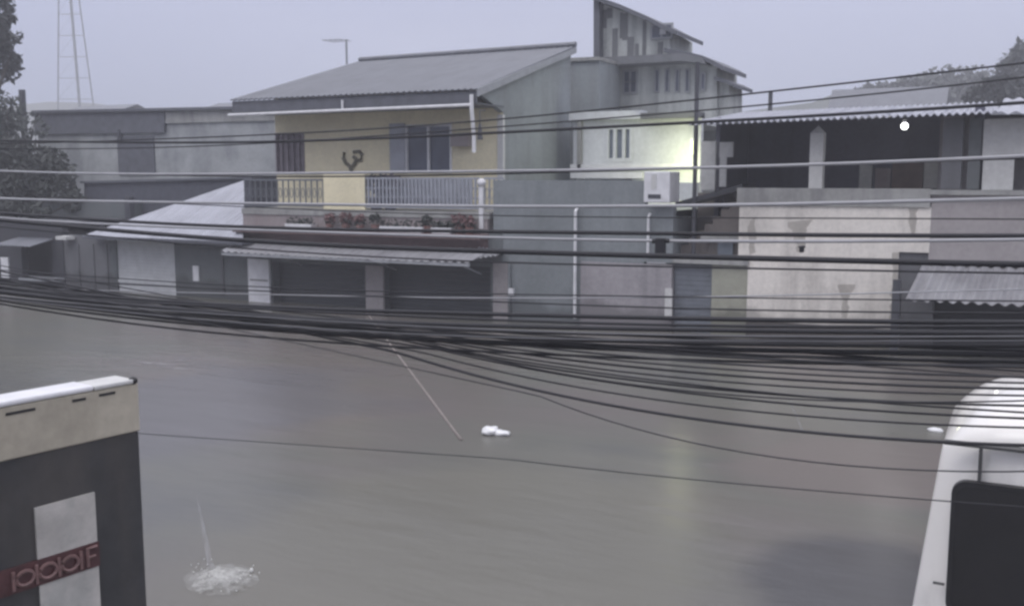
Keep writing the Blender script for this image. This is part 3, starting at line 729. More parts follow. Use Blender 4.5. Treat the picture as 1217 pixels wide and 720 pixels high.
# lamp in veranda
yl = YF+1.2; p = onY(1075, 150, yl)
VL = thing('veranda_lamp', 'glowing round white bulb hanging under the veranda roof', 'lamp', tuple(p))
part(MB().tube([(p.x, yl, p.z+0.08), (p.x, yl, p.z+0.3)], 0.012, 6), 'cord', M['darkmetal'], VL)
part(MB().tube([(p.x, yl, p.z+0.06), (p.x, yl, p.z+0.12)], 0.035, 8), 'socket', M['whitepaint'], VL)
part(MB().blob(tuple(p), 0.068, 0.068, 0.068, 14, 8), 'bulb', M['bulb'], VL, smooth=True)
ld = bpy.data.lights.new('veranda_light', 'POINT'); ld.energy = 9; ld.color = (1, 0.97, 0.95); ld.shadow_soft_size = 0.2
lo = bpy.data.objects.new('veranda_light', ld); col.objects.link(lo); lo.parent = VL; lo.location = (0, -0.0, -0.2)

# ---------------------------------------------------------------- pink grey building at right
PX1 = 5.0
PB = thing('pink_grey_building', 'pink grey building with a pale upper wall and a rusty corrugated shop canopy', 'building', (1.5, YF, -1))
px = lambda u, v=270: X(u, YF, v)
part(MB().box(px(1105), PX1, YF+0.03, YF+0.25, Z(1160, 316, YF), Z(1160, 232, YF)), 'middle_wall', M['pinkgrey'], PB)
part(MB().box(px(1104), PX1, YF-0.08, YF+0.3, Z(1160, 232, YF)+0.002, Z(1160, 226, YF)), 'ledge', M['cap'], PB)
mb = MB(); mb.box(px(1168, 170), PX1, YF+0.04, YF+0.25, Z(1190, 186, YF), Z(1190, 141, YF)); mb.box(px(1168, 200), px(1205, 200), YF+0.02, YF+0.25, Z(1190, 226, YF)+0.002, Z(1190, 186, YF)-0.001)
mb.box(2.2, PX1, YF+0.02, YF+0.25, Z(1190, 226, YF)+0.002, Z(1190, 186, YF)-0.001)
part(mb, 'upper_wall', M['pale'], PB)
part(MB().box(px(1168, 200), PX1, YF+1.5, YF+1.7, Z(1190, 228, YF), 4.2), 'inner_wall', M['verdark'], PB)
part(MB().corr((px(1186, 135), YF-0.5, Z(1200, 134, YF-0.5)), (PX1+0.3, YF-0.5, Z(1200, 134, YF-0.5)), (PX1+0.3, YF+4, 4.75), (px(1186, 135), YF+4, 4.68), 26, 0.022, t=0.02), 'roof', M['tin'], PB)
yk = YF-1.1
part(MB().corr((X(1076, yk, 358), yk, Z(1140, 359, yk)), (PX1, yk, Z(1140, 359, yk)), (PX1, YF+0.02, Z(1160, 316, YF)-0.01), (px(1096, 316), YF+0.02, Z(1160, 316, YF)-0.01), 34, 0.03, t=0.015, jit=0.1), 'canopy', M['tincan'], PB)
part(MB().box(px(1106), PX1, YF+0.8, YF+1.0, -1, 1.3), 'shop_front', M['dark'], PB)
mb = MB(); mb.box(px(1068.5), px(1078), YF-0.6, YF-0.45, -1, 1.3); part(mb, 'post', M['darkmetal'], PB)
part(MB().box(px(1106), PX1, YF+1.0, YF+6, -1, 4.2), 'body', M['pinkgrey'], PB)

# ---------------------------------------------------------------- left: low shop with tin roof
LX0 = X(76, YF, 310)
LS = thing('tin_roof_shop', 'low grey shop with a pale triangular tin roof and one white roller shutter', 'shop', (-19.5, YF, -1))
lx = lambda u, v=310: X(u, YF, v)
lz = lambda v, u: Z(u, v, YF)
zh = lz(283, 200)
mb = MB(); mb.box(lx(207), XL-0.003, YF+0.02, YF+0.25, -1, zh); mb.box(lx(130), lx(138), YF+0.02, YF+0.25, -1, zh); mb.box(lx(138), lx(207), YF+0.022, YF+0.25, lz(285, 170), zh)
mb.box(LX0, XL-0.01, YF+0.25, YF+3.0, 1.2, 1.3)
part(mb, 'front_wall', M['shopgrey'], LS)
part(MB().box(LX0, lx(130), YF+0.03, YF+0.25, -1, zh-0.02), 'side_front', M['shoplight'], LS)
for u0, u1 in ((82, 94), (97, 112), (114, 128)):
    part(MB().pbox(u0, 290, u1, 345, YF-0.0, YF+0.028), 'panel', M['shoplight'], LS)
sh = MB(); z = -0.9; zt = lz(285, 170)
while z < zt-0.01:
    sh.box(lx(138), lx(207), YF+0.06, YF+0.10, z, min(z+0.08, zt)); sh.box(lx(138), lx(207), YF+0.075, YF+0.095, z+0.078, z+0.092); z += 0.09
sh.box(lx(138), lx(207), YF+0.03, YF+0.06, lz(336, 170)-0.03, lz(334, 170))
part(sh, 'roller_shutter', M['shutterwhite'], LS)
part(MB().pbox(229, 316, 236, 334, YF-0.02, YF+0.018), 'notice_plate', M['whitepaint'], LS)
part(MB().pbox(262, 300, 265, 350, YF-0.03, YF+0.018), 'drainpipe', M['shoplight'], LS)
dr = part(MB().pbox(295, 308, 320, 362, YF-0.06, YF-0.003), 'white_door', M['whitepaint'], LS)
part(MB().pbox(297, 332, 318, 334, YF-0.075, YF-0.062), 'door_rail', M['cap'], dr)
a_ = onY(98, 280, YF-0.7); b_ = onY(288, 285, YF-0.7); b_.z = a_.z
c_ = onY(291, 214, YF+2.3)
part(MB().sheet([a_, b_, c_], 0.03), 'tin_roof', M['tin'], LS)
part(MB().sheet([(a_.x, a_.y-0.01, a_.z-0.035), (b_.x, b_.y-0.01, b_.z-0.035), (b_.x, YF+0.1, b_.z+0.02), (a_.x-0.5, YF+0.1, a_.z+0.02)], 0.05), 'soffit', M['slate'], LS)
# dark low building behind it
yd = YF+3.2
DB = thing('low_dark_building', 'low dark roofed building squeezed behind the pale tin roof', 'building', (X(180, yd), yd, -1))
part(MB().prism([P(100, 330, yd), P(100, 217, yd), P(300, 212, yd), P(300, 330, yd)], yd, yd+3), 'wall', M['slate2'], DB)
part(MB().prism([P(50, 330, yd-.6), P(50, 238, yd-.6), P(151, 238, yd-.6), P(151, 330, yd-.6)], yd-0.6, yd-0.002), 'porch_wall', M['shopgrey'], DB)
part(MB().prism([P(98, 218, yd), P(98, 215.5, yd), P(302, 210, yd), P(302, 212.5, yd)], yd-0.1, yd+3.1), 'coping', M['slate'], DB)
part(MB().pbox(148, 233, 154, 262, yd-0.8, yd-0.61), 'vent_pipe', M['darkmetal'], DB)
# far grey house with dark parapet
ygh = YF+7
GH = thing('grey_house', 'wide old grey house with a dark parapet band and one dark doorway', 'house', (X(180, ygh), ygh, -1))
mb = MB(); mb.prism([P(45, 260, ygh), P(45, 140, ygh), P(345, 134, ygh), P(345, 260, ygh)], ygh, ygh+6)
part(mb, 'wall', M['greyhouse'], GH)
part(MB().prism([P(44, 160, ygh), P(44, 135, ygh), P(198, 132, ygh), P(198, 158, ygh)], ygh-0.12, ygh-0.003), 'parapet_band', M['slate'], GH)
part(MB().prism([P(44, 135, ygh), P(44, 132, ygh), P(346, 126, ygh), P(346, 129.5, ygh)], ygh-0.25, ygh+6.1), 'coping', M['slate'], GH)
part(MB().pbox(140, 162, 183, 208, ygh-0.05, ygh-0.003), 'doorway', M['slate'], GH)
part(MB().tube([onY(142, 168, ygh-0.1), onY(142, 154, ygh-0.1)], 0.08), 'vent_pipe', M['darkmetal'], GH)
part(MB().prism([P(198.5, 147, ygh), P(198.5, 130, ygh), P(345, 127, ygh), P(345, 143, ygh)], ygh-0.08, ygh-0.003), 'parapet_band', M['cap'], GH)
# far-left dark shop
FS = thing('dark_corner_shop', 'dark shop front with a shadowed counter opening at the end of the street', 'shop', (X(30, YF), YF, -1))
FX0 = -33.0
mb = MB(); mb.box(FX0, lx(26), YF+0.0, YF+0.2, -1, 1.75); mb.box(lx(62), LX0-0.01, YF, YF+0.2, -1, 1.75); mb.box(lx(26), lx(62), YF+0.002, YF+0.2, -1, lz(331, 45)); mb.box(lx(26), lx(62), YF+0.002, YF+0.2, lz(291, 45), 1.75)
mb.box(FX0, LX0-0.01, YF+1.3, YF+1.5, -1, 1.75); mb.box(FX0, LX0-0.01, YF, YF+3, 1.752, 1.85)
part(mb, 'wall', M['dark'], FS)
part(MB().pbox(22, 330, 64, 334, YF-0.35, YF-0.002), 'counter', M['greypaint'], FS)
part(MB().corr((lx(24), YF-0.8, lz(290, 45)), (lx(66), YF-0.8, lz(290, 45)), (lx(66), YF-0.002, lz(283, 45)), (lx(24), YF-0.002, lz(283, 45)), 10, 0.02), 'awning', M['roof'], FS)
part(MB().pbox(1, 306, 10, 330, YF-0.05, YF-0.002), 'poster', M['whitepaint'], FS)
part(MB().pbox(66, 281, 78, 285, YF-0.3, YF-0.002), 'lamp_box', M['pale'], FS)

# ---------------------------------------------------------------- distant houses
def far_house(lab, u0, u1, v0, v1, y, pitch):
    F_ = thing('distant_house', lab, 'house', (X((u0+u1)/2, y), y, -1), 'distant houses in the haze')
    x0, x1 = X(u0, y), X(u1, y); zr = Z((u0+u1)/2, v0, y); zb = zr - pitch
    part(MB().box(x0+0.3, x1-0.3, y+0.3, y+7, -1, zb), 'wall', M['pale'], F_)
    mb = MB(); mb.sheet([(x0, y, zb), (x1, y, zb), (x1, y+3.6, zr), (x0, y+3.6, zr)], 0.1); mb.sheet([(x0, y+7.2, zb), (x1, y+7.2, zb), (x1, y+3.65, zr), (x0, y+3.65, zr)], 0.1)
    part(mb, 'roof', M['roof'], F_)
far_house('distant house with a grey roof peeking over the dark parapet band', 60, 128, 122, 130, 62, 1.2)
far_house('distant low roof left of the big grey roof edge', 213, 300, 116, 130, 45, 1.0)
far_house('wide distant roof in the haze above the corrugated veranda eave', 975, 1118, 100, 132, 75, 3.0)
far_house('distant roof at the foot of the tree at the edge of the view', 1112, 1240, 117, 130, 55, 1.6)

# lattice mast
ym_ = 70
LM = thing('lattice_mast', 'tall thin lattice radio mast fading into the grey sky', 'mast', (X(88, ym_), ym_, -1))
b0 = [onY(69, 118, ym_), onY(94, 118, ym_), onY(110, 118, ym_ + 1.0)]
t0 = [onY(70, -60, ym_), onY(79, -60, ym_), onY(86, -60, ym_+0.5)]
def lerp_leg(k, t): return b0[k].lerp(t0[k], t)
for k in range(3):
    bot = b0[k] + (b0[k]-t0[k])*(b0[k].z+1)/(t0[k].z-b0[k].z)
    part(MB().tube([bot, t0[k]], 0.14 if k == 1 else 0.07, 6), 'leg', M['greypaint'], LM)
br = MB()
for j in range(7):
    t = j/7; t2 = (j+1)/7
    for k in range(3):
        q = (k+1) % 3
        br.tube([lerp_leg(k, t), lerp_leg(q, t)], 0.03, 4)
        if k == 0: br.tube([lerp_leg(k, t), lerp_leg(q, t2)], 0.014, 4)
part(br, 'bracing', M['greypaint'], LM)

# ---------------------------------------------------------------- poles
def pole(name, lab, u, v0, y, r, zb, cat='pole', mat='darkmetal', cap=True):
    p = onY(u, v0, y); mb = MB().tube([(p.x, y, zb), (p.x, y, p.z)], r, 10)
    T = thing(name, lab, cat, (p.x, y, zb)); part(mb, 'shaft', M[mat], T)
    if cap: part(MB().box(p.x-0.16, p.x+0.16, y-0.03, y+0.03, p.z-0.22, p.z-0.16), 'bracket', M[mat], T)
pole('steel_pole', 'dark slim steel pole standing between the lit wall and the veranda', 829, 74, YF+0.28, 0.045, -1, cap=False)
pole('roof_pipe', 'short dark pipe sticking up behind the veranda roof', 916, 108, YF+4.6, 0.05, 2.0, 'pipe', cap=False)
pole('utility_pole', 'weathered dark utility pole stub beside the big tree above the far-left bush', 26, 107, YF+6, 0.12, -1)

# ---------------------------------------------------------------- trees
def tree(name, lab, cat, base, height, blobs, n, size, mat, trunk_r=0.12, limbs=True):
    T = thing(name, lab, cat, base)
    bx, by, bz = base
    mb = MB().tube([(bx, by, bz), (bx+0.05, by, bz+height*0.5), (bx-0.05, by+0.05, bz+height)], trunk_r, 8, trunk_r*0.5)
    if limbs:
        for c in blobs:
            mb.tube([(bx, by, bz+height*0.6), ((bx+c[0])/2, (by+c[1])/2, (bz+height*0.6+c[2])/2+0.2), c[:3]], trunk_r*0.45, 6, 0.02)
    part(mb, 'trunk', M['bark'], T)
    part(MB().leaves(blobs, n, size), 'crown', M[mat], T)
yt1 = 27
def bl(u, v, y, r, dy=0, sq=1.0):
    p = onY(u, v, y); return (p.x, y+dy, p.z, r, r, r*sq)
tree('tall_tree', 'tall dark leafy tree rising out of the far-left edge', 'tree', (X(-28, yt1), yt1, -1), 7.5,
     [bl(-60, -10, yt1, 1.6), bl(-5, 12, yt1, 0.75), bl(0, 45, yt1, 0.8, -0.4), bl(-25, 40, yt1, 1.2), bl(-8, 75, yt1, 0.8, 0.3), bl(-45, 85, yt1, 1.2), bl(20, 45, yt1, 0.28), bl(-12, 104, yt1, 0.45), bl(-30, -40, yt1, 1.5), bl(10, 68, yt1, .35)], 15000, 0.14, 'leafA', 0.2)
yb = YF+2.6
tree('bush', 'wide dark bush spilling over the dark corner shop roof', 'bush', (X(10, yb), yb, -1), 3.2,
     [bl(-40, 205, yb, 1.4, 0, .8), bl(5, 205, yb, 1.0, 0, .8), bl(42, 208, yb, 0.8, 0, .8), bl(68, 225, yb, 0.6, 0, .8), bl(88, 240, yb, 0.45, 0, .7), bl(20, 235, yb, 1.0, -0.3, .7), bl(55, 190, yb, 0.5, .2, .8), bl(-10, 180, yb, 0.9, .3, .6), bl(30, 185, yb, .6, .2, .7), bl(70, 205, yb, .45, .1, .8), bl(8, 250, YF+.9, .5, 0, .6), bl(42, 252, YF+.9, .45, 0, .6), bl(-25, 250, YF+.9, .5, 0, .6)], 12000, 0.1, 'leafB', 0.1)
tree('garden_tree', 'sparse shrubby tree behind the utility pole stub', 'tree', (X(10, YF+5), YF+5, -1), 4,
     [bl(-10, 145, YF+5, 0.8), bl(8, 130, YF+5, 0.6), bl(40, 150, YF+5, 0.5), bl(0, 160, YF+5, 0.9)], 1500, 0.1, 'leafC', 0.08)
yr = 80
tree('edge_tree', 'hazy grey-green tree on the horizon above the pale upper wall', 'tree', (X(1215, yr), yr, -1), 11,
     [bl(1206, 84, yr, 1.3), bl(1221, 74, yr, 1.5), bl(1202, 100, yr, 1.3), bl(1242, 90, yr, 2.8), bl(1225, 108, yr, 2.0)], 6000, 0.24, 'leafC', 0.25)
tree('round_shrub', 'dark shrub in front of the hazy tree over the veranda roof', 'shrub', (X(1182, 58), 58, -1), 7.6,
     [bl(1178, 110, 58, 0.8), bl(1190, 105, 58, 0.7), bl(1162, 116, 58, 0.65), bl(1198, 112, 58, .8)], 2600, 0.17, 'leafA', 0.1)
for u, v, r, y, lab in ((1100, 96, 2.0, 110, 'hazy round treetop at the high point of the distant hill'), (1132, 90, 2.4, 112, 'broad hazy treetop on the hill right of the high point'),
                      (1165, 97, 1.8, 108, 'low hazy treetop where the hill drops toward the nearer tree'), (1045, 105, 1.5, 108, 'small hazy treetop on the left shoulder of the hill'), (1075, 101, 1.2, 110, 'smallest hazy treetop between two others on the hill')):
    p = onY(u, v+4, y)
    tree('hill_tree', lab, 'tree', (p.x, y, -1), p.z+1, [(p.x, y, p.z, r*1.6, r, r*0.55), (p.x+r, y, p.z-0.5, r, r, r*.5), (p.x-r*1.2, y, p.z-.7, r, r, r*.5)], 700, 0.35, 'leafC', 0.2, False)

# ---------------------------------------------------------------- painted wall at the near left
e = ray(1500, 210); e.z = 0; e.normalize()
nrm = Vector((e.y, -e.x, 0))                    # faces the street side / camera
pw0 = CAM + ray(158, 455) * 5.0
PWL = thing('painted_wall', 'charcoal painted panel wall with cream top band, white squares and red lettered stripe', 'wall', (pw0.x, pw0.y, -1))
def wp(u, v): q = onP(u, v, pw0, nrm); d = q - pw0; return d.dot(e), q.z
ztopw = pw0.z
def wbox(mb, s0, s1, z0, z1, o0, o1):
    c = [pw0 + e*s + nrm*o for s in (s0, s1) for o in (o0, o1)]
    vs = [(q.x, q.y, z) for z in (z0, z1) for q in c]
    return mb.add(vs, [(0,1,3,2), (4,6,7,5), (0,4,5,1), (2,3,7,6), (0,2,6,4), (1,5,7,3)])
Lw = -4.6
zb0 = wp(158, 513)[1]
part(wbox(MB(), Lw, 0.02, -1, zb0, -0.14, 0.0), 'panel', M['kdark'], PWL, bevel=0.008)
part(wbox(MB(), Lw, 0.022, zb0+0.001, ztopw, -0.142, 0.012), 'top_band', M['kcream'], PWL, bevel=0.008)
mb = MB(); wbox(mb, Lw, -0.22, ztopw+0.001, ztopw+0.028, -0.15, 0.02)
part(mb, 'coping', M['whitepaint'], PWL, bevel=0.01)
part(wbox(MB(), -0.218, 0.0, ztopw+0.001, ztopw+0.022, -0.15, 0.02), 'coping', M['pale'], PWL, bevel=0.006)
q = pw0 + e*0.0
part(MB().blob((q.x, q.y, ztopw+0.012), 0.024, 0.024, 0.02, 10, 6), 'end_cap', M['rubber'], PWL, smooth=True)
crk = MB()
for u0, v0, u1, v1 in ((5, 492, 40, 485), (84, 476, 100, 473), (116, 469, 135, 466)):
    s0, z0 = wp(u0, v0); s1, z1 = wp(u1, v1); zz = (z0+z1)/2
    wbox(crk, s0, s1, zz-0.006, zz+0.006, 0.0125, 0.016)
part(crk, 'crack', M['rubber'], PWL)
s0, za0 = wp(40, 606); s1, za1 = wp(111, 584); zsb = wp(111, 643)[1]
part(wbox(MB(), s0, s1, zsb, za1, 0.001, 0.012), 'white_square', M['kpane'], PWL)
zsd = wp(113, 672)[1]
part(wbox(MB(), s0, s1, zsd-0.34, zsd, 0.001, 0.012), 'white_square', M['kpane'], PWL)
zr0, zr1 = zsd-0.0, zsb
rb0 = wp(-60, 690)[0]
RB = part(wbox(MB(), s0-0.55, s1+0.005, zr0+0.002, zr1-0.002, 0.001, 0.018), 'red_stripe', M['kred'], PWL)
lt = MB(); zc = (zr0+zr1)/2; hh = (zr1-zr0)*0.36
def wpt(s, z, o=0.024): q = pw0 + e*s + nrm*o; return (q.x, q.y, z)
wd = (s1-s0); step = wd*0.235
xs_ = s1 - 0.04
for k, ch in enumerate('FIOIOIOI'):
    cx = xs_ - k*step*0.78
    if ch == 'I': lt.tube([wpt(cx, zc-hh), wpt(cx, zc+hh)], 0.009, 5)
    elif ch == 'O': lt.tube([wpt(cx+0.042*math.cos(a*math.tau/12), zc+hh*0.75*math.sin(a*math.tau/12)) for a in range(13)], 0.009, 5)
    else:
        lt.tube([wpt(cx-0.02, zc-hh), wpt(cx-0.02, zc+hh), wpt(cx+0.03, zc+hh)], 0.009, 5); lt.tube([wpt(cx-0.02, zc), wpt(cx+0.02, zc)], 0.008, 5)
part(lt, 'lettering', M['kletter'], RB)

# ---------------------------------------------------------------- white van
yv = 7.05
gz = onY(1150, 528, yv).z; vx0 = onY(1118, 528, yv).x
roofz = 3.1 - (439-210)/F_PX * (yv+1.0) * 0.99
VN = thing('white_van', 'white van with a dark side window standing half sunk in the floodwater', 'van', (vx0+2.4, yv+0.95, -1))
Wv, Lv = 1.9, 5.0
def section(x, sx):
    """outline in (y,z); sx 0..1 grows from the rounded end"""
    k = sx
    pts = []
    zc_ = gz - 0.12
    top = zc_ + (roofz + 0.06 - zc_) * (0.04 + 0.96*k)
    ins = 0.25*(1-k)
    y0, y1 = yv + ins, yv + Wv - ins
    pts.append((y0+0.04, -0.62)); pts.append((y0-0.02, -0.2)); pts.append((y0-0.03, 0.3)); pts.append((y0-0.0, gz-0.35)); pts.append((y0+0.045, zc_))
    N = 12; yc_, hw = (y0+y1)/2, (y1-y0)/2-0.045
    for i in range(1, N):
        a = math.pi - math.pi*i/N
        cx_, sz_ = math.cos(a), math.sin(a)
        pts.append((yc_ + hw*math.copysign(abs(cx_)**0.75, cx_), zc_ + (top-zc_)*abs(sz_)**0.62))
    pts += [(y1-0.045, zc_), (y1, gz-0.35), (y1+0.03, 0.3), (y1+0.02, -0.2), (y1-0.04, -0.62)]
    return [(y, z) for y, z in pts]
vb = MB(); secs = []
for x, k in ((0.0, 0.0), (0.01, 0.1), (0.035, 0.24), (0.075, 0.42), (0.125, 0.58), (0.19, 0.74), (0.28, 0.88), (0.4, 0.96), (0.6, 1.0), (2.4, 1.0), (4.2, 1.0), (4.6, 0.93), (4.85, 0.75), (5.0, 0.4)):
    sec = []
    for y, z in section(x, k):
        rake = (0.115*(gz - z)) if x < 2 else 0
        rk = rake*(1 - min(1, x/1.2))
        sec.append((vx0 + x - rk, y, z))
    secs.append(sec)
n = len(secs[0]); vs = [p for s_ in secs for p in s_]; fs = []
for i in range(len(secs)-1):
    for j in range(n): fs.append((i*n+j, i*n+(j+1) % n, (i+1)*n+(j+1) % n, (i+1)*n+j))
fs.append(list(range(n))); fs.append(list(range((len(secs)-1)*n, len(secs)*n)))
vb.add(vs, fs)
body = part(vb, 'body', M['van'], VN, smooth=True)
md = body.modifiers.new('sub', 'SUBSURF'); md.levels = 2; md.render_levels = 2
# side glass (rounded corners) with rubber seal
def rrect(x0, x1, z0, z1, r, y, t):
    pts = []
    for cx_, cz_, a0 in ((x0+r, z1-r, 90), (x1-r, z1-r, 0), (x1-r, z0+r, 270), (x0+r, z0+r, 180)):
        for k in range(7):
            a = math.radians(a0 + 90 - 15*k); pts.append((cx_ + r*math.cos(a), cz_ + r*math.sin(a)))
    return MB().prism(pts, y, y+t)
wx0 = onY(1131, 650, yv).x; wz1 = onY(1150, 573, yv).z; wz0_ = 0.22
part(rrect(wx0-0.018, vx0+3.2, wz0_-0.02, wz1+0.018, 0.09, yv-0.052, 0.06), 'window_seal', M['rubber'], VN)
part(rrect(wx0+0.012, vx0+3.17, wz0_+0.01, wz1-0.012, 0.07, yv-0.057, 0.06), 'side_window', M['vanglass'], VN)
gut = MB(); xsm = onY(1165, 550, yv).x
gut.box(vx0+0.02, vx0+4.6, yv-0.02, yv+0.06, gz-0.012, gz+0.006)
part(gut, 'roof_gutter', M['seam'], VN)
part(MB().box(xsm-0.011, xsm+0.011, yv-0.022, yv+0.05, wz1+0.02, gz-0.014), 'door_seam', M['seam'], VN)
part(MB().box(vx0-0.0, wx0-0.03, yv-0.034, yv, 0.385, 0.392), 'body_crease', M['seam'], VN)
for xw in (vx0+0.95, vx0+4.0):
    for yy in (yv+0.05, yv+Wv-0.25):
        wh = MB().tube([(xw, yy, -0.66), (xw, yy+0.2, -0.66)], 0.335, 20)
        part(wh, 'wheel', M['rubber'], VN)

# ---------------------------------------------------------------- overhead cables
XA, XB = -34.0, 22.0
def cable(v0, v1, sag, y, r, mat, lab, group, name='overhead_cable', clamp=None, spool=None):
    """cable along the street at distance y: seen at row v0 over the left frame edge and v1 over the right one"""
    a = onY(0, v0, y); b = onY(1217, v1, y)
    pts = []
    k = 4*sag/((b.x-a.x)**2)
    ph = random.uniform(0, 9)
    for i in range(113):
        x = XA + (XB-XA)*i/112
        z = a.z + (b.z-a.z)*(x-a.x)/(b.x-a.x) + k*(x-a.x)*(x-b.x)
        pts.append((x, y + 0.02*math.sin(x*0.4+ph), z + 0.008*math.sin(x*0.9+ph*2)))
    return solo(MB().tube(pts, r, 6), name, M[mat], lab, 'cable', ((XA+XB)/2, y, (a.z+b.z)/2), group, smooth=True)
G = 'overhead cables along the street'
cable(170, 75, 0.14, 8.2, 0.008, 'cable', 'topmost thin dark cable crossing the sky at the upper edge of the cable group', G)
cable(178, 91, 0.13, 8.2, 0.007, 'cable', 'second thin dark cable from the top, crossing the distant hill', G)
cable(168, 121, 0.10, 7.6, 0.013, 'cable', 'dark cable running along the corrugated veranda eave', G)
cable(203, 185, 0.07, 7.2, 0.013, 'cableglint', 'cable coloured pale as a wet highlight, crossing the veranda pillar halfway up', G)
cable(205, 188, 0.07, 7.25, 0.008, 'cable', 'thin dark cable hugging the underside of the pale cable at the veranda pillar', G)
cable(235, 237, 0.06, 7.0, 0.014, 'cableglint', 'cable coloured pale as a wet highlight, crossing just below the veranda parapet', G)
cable(254, 279, 0.07, 6.8, 0.016, 'cable', 'dark cable with a pale cable directly beneath it across the cream wall', G)
cable(258, 285, 0.075, 6.75, 0.012, 'cableglint', 'lowest cable coloured pale as a wet highlight, directly under a dark one across the cream wall', G)
cable(262, 314, 0.08, 6.6, 0.021, 'cable', 'thickest single black cable, crossing above the small shop canopy', G)
cable(270, 326, 0.09, 6.6, 0.007, 'cable', 'thin dark cable just under the thickest black cable', G)
cable(232, 262, 0.06, 7.1, 0.005, 'cable', 'very thin dark cable between the two pale cables on the cream wall', G)
cable(340, 345, 0.07, 6.5, 0.005, 'cableglint', 'thin cable coloured pale as a wet highlight, crossing the dark garage shutters', G)
cable(322, 357, 0.07, 6.5, 0.005, 'cable', 'thin dark cable across the middle of the lower cream wall', G)
cable(326, 372, 0.07, 6.4, 0.006, 'cable', 'thin dark cable across the bottom of the lower cream wall', G)
# heavy bundle hanging over the waterline
GB_ = 'thick black cables bundled over the waterline'
LB = 'thick black cable in the heavy bundle sagging over the waterline below the houses'
for v0, v1, sg, r in ((341, 382, 0.09, 0.016), (344, 387, 0.10, 0.010), (347, 397, 0.10, 0.016), (349, 404, 0.11, 0.009), (352, 412, 0.11, 0.013), (354, 423, 0.12, 0.017), (357, 429, 0.12, 0.011), (345, 417, 0.08, 0.008), (338, 435, 0.06, 0.007), (342, 442, 0.07, 0.006), (352, 401, 0.15, 0.007), (362, 432, 0.15, 0.009), (340, 448, 0.05, 0.005)):
    cable(v0, v1, sg, 6.2 + random.uniform(-.1, .1), r, 'cable', LB, GB_, 'bundled_cable')
LP_ = 'thin cable coloured pale as a wet highlight, threaded through the heavy black bundle over the waterline'
for v0, v1, sg in ((351, 400, 0.10), (355, 407, 0.12)):
    cable(v0, v1, sg, 6.05, 0.006, 'cableglintdull', LP_, 'thin pale cables in the bundle', 'bundled_cable')
# cables fanning down to the right, in front of the van
GF_ = 'thin dark cables fanning low over the floodwater'
LF = 'thin dark cable in the fan spreading low over the floodwater toward the van'
def fan(u0, v0, um, vm, v1, y, r, lab, group, mat='cable'):
    a = onY(u0, v0, y+0.6); m_ = onY(um, vm, y+0.2); b = onY(1217, v1, y)
    pts = []
    # parabola through the three points (sagging), carried on past the frame
    xs = (a.x, m_.x, b.x)
    def q(vals, x):
        r_ = 0
        for i in range(3):
            t = vals[i]
            for j in range(3):
                if j != i: t *= (x-xs[j])/(xs[i]-xs[j])
            r_ += t
        return r_
    X0_ = a.x - 16
    for i in range(181):
        x = X0_ + (14.0-X0_)*i/180
        if x < a.x:
            h_ = 0.01; sl = (q((a.z, m_.z, b.z), a.x+h_) - a.z)/h_; z = a.z + sl*(x-a.x)*0.6
            yy = a.y + (x-a.x)*0.02*-1
        else:
            z = q((a.z, m_.z, b.z), x); yy = q((a.y, m_.y, b.y), x)
        pts.append((x, yy, z))
    solo(MB().tube(pts, r, 6), 'slack_cable', M[mat], lab, 'cable', tuple(m_), group, smooth=True)
fan(470, 418, 900, 507, 529, 5.6, 0.0095, 'lowest clear black cable, sagging from the garage pillar to the van roof', G)
for u0, v0, um, vm, v1, r in ((440, 386, 860, 432, 448, .007), (450, 392, 880, 447, 462, .008), (480, 400, 880, 455, 470, .006), (470, 402, 880, 465, 482, .007), (440, 396, 860, 461, 490, .006),
                              (520, 415, 900, 476, 497, .007), (500, 418, 880, 487, 508, .006), (430, 380, 860, 424, 436, .008), (480, 396, 880, 440, 455, .006), (500, 405, 880, 470, 476, .005)):
    fan(u0, v0, um, vm, v1, 5.8 + random.uniform(-.12, .12), r, LF, GF_)
fan(600, 545, 850, 572, 602, 5.0, 0.0032, 'faint lone cable lowest over the water, left of the van window', G)
fan(640, 470, 900, 540, 560, 5.2, 0.004, 'hair thin cable just below the lowest clear black cable', G)
# splice boxes
for u, v, y, lab in ((785, 293, 6.68, 'black splice clamp on the thick cable in front of the stair'), (953, 296, 6.68, 'small black splice clamp hanging before the cream wall')):
    p = onY(u, v, y)
    S_ = thing('cable_clamp', lab, 'cable clamp', tuple(p), 'cable clamps')
    h_ = 0.06 if u < 900 else 0.022
    part(MB().box(p.x-h_*0.55, p.x+h_*0.55, y-0.03, y+0.03, p.z-h_, p.z+h_), 'box', M['cable'], S_, bevel=0.006)
    part(MB().tube([(p.x-h_, y, p.z+h_*0.6), (p.x+h_, y, p.z+h_*0.7)], h_*0.27, 8), 'grip', M['cable'], S_)

# slanting rope down into water
a = onY(436, 376, YF-0.5); b = onZ(548, 522, 0.01)
pts = [a.lerp(b, t/24) + Vector((0, 0, -0.12*math.sin(math.pi*t/24))) for t in range(25)]
for q in pts: q.z = max(q.z, 0.006)
solo(MB().tube(pts, 0.017, 6), 'slack_rope', M['rope'], 'faded brown rope slanting from the garage pillar down into the floodwater', 'rope', tuple(b), smooth=True)

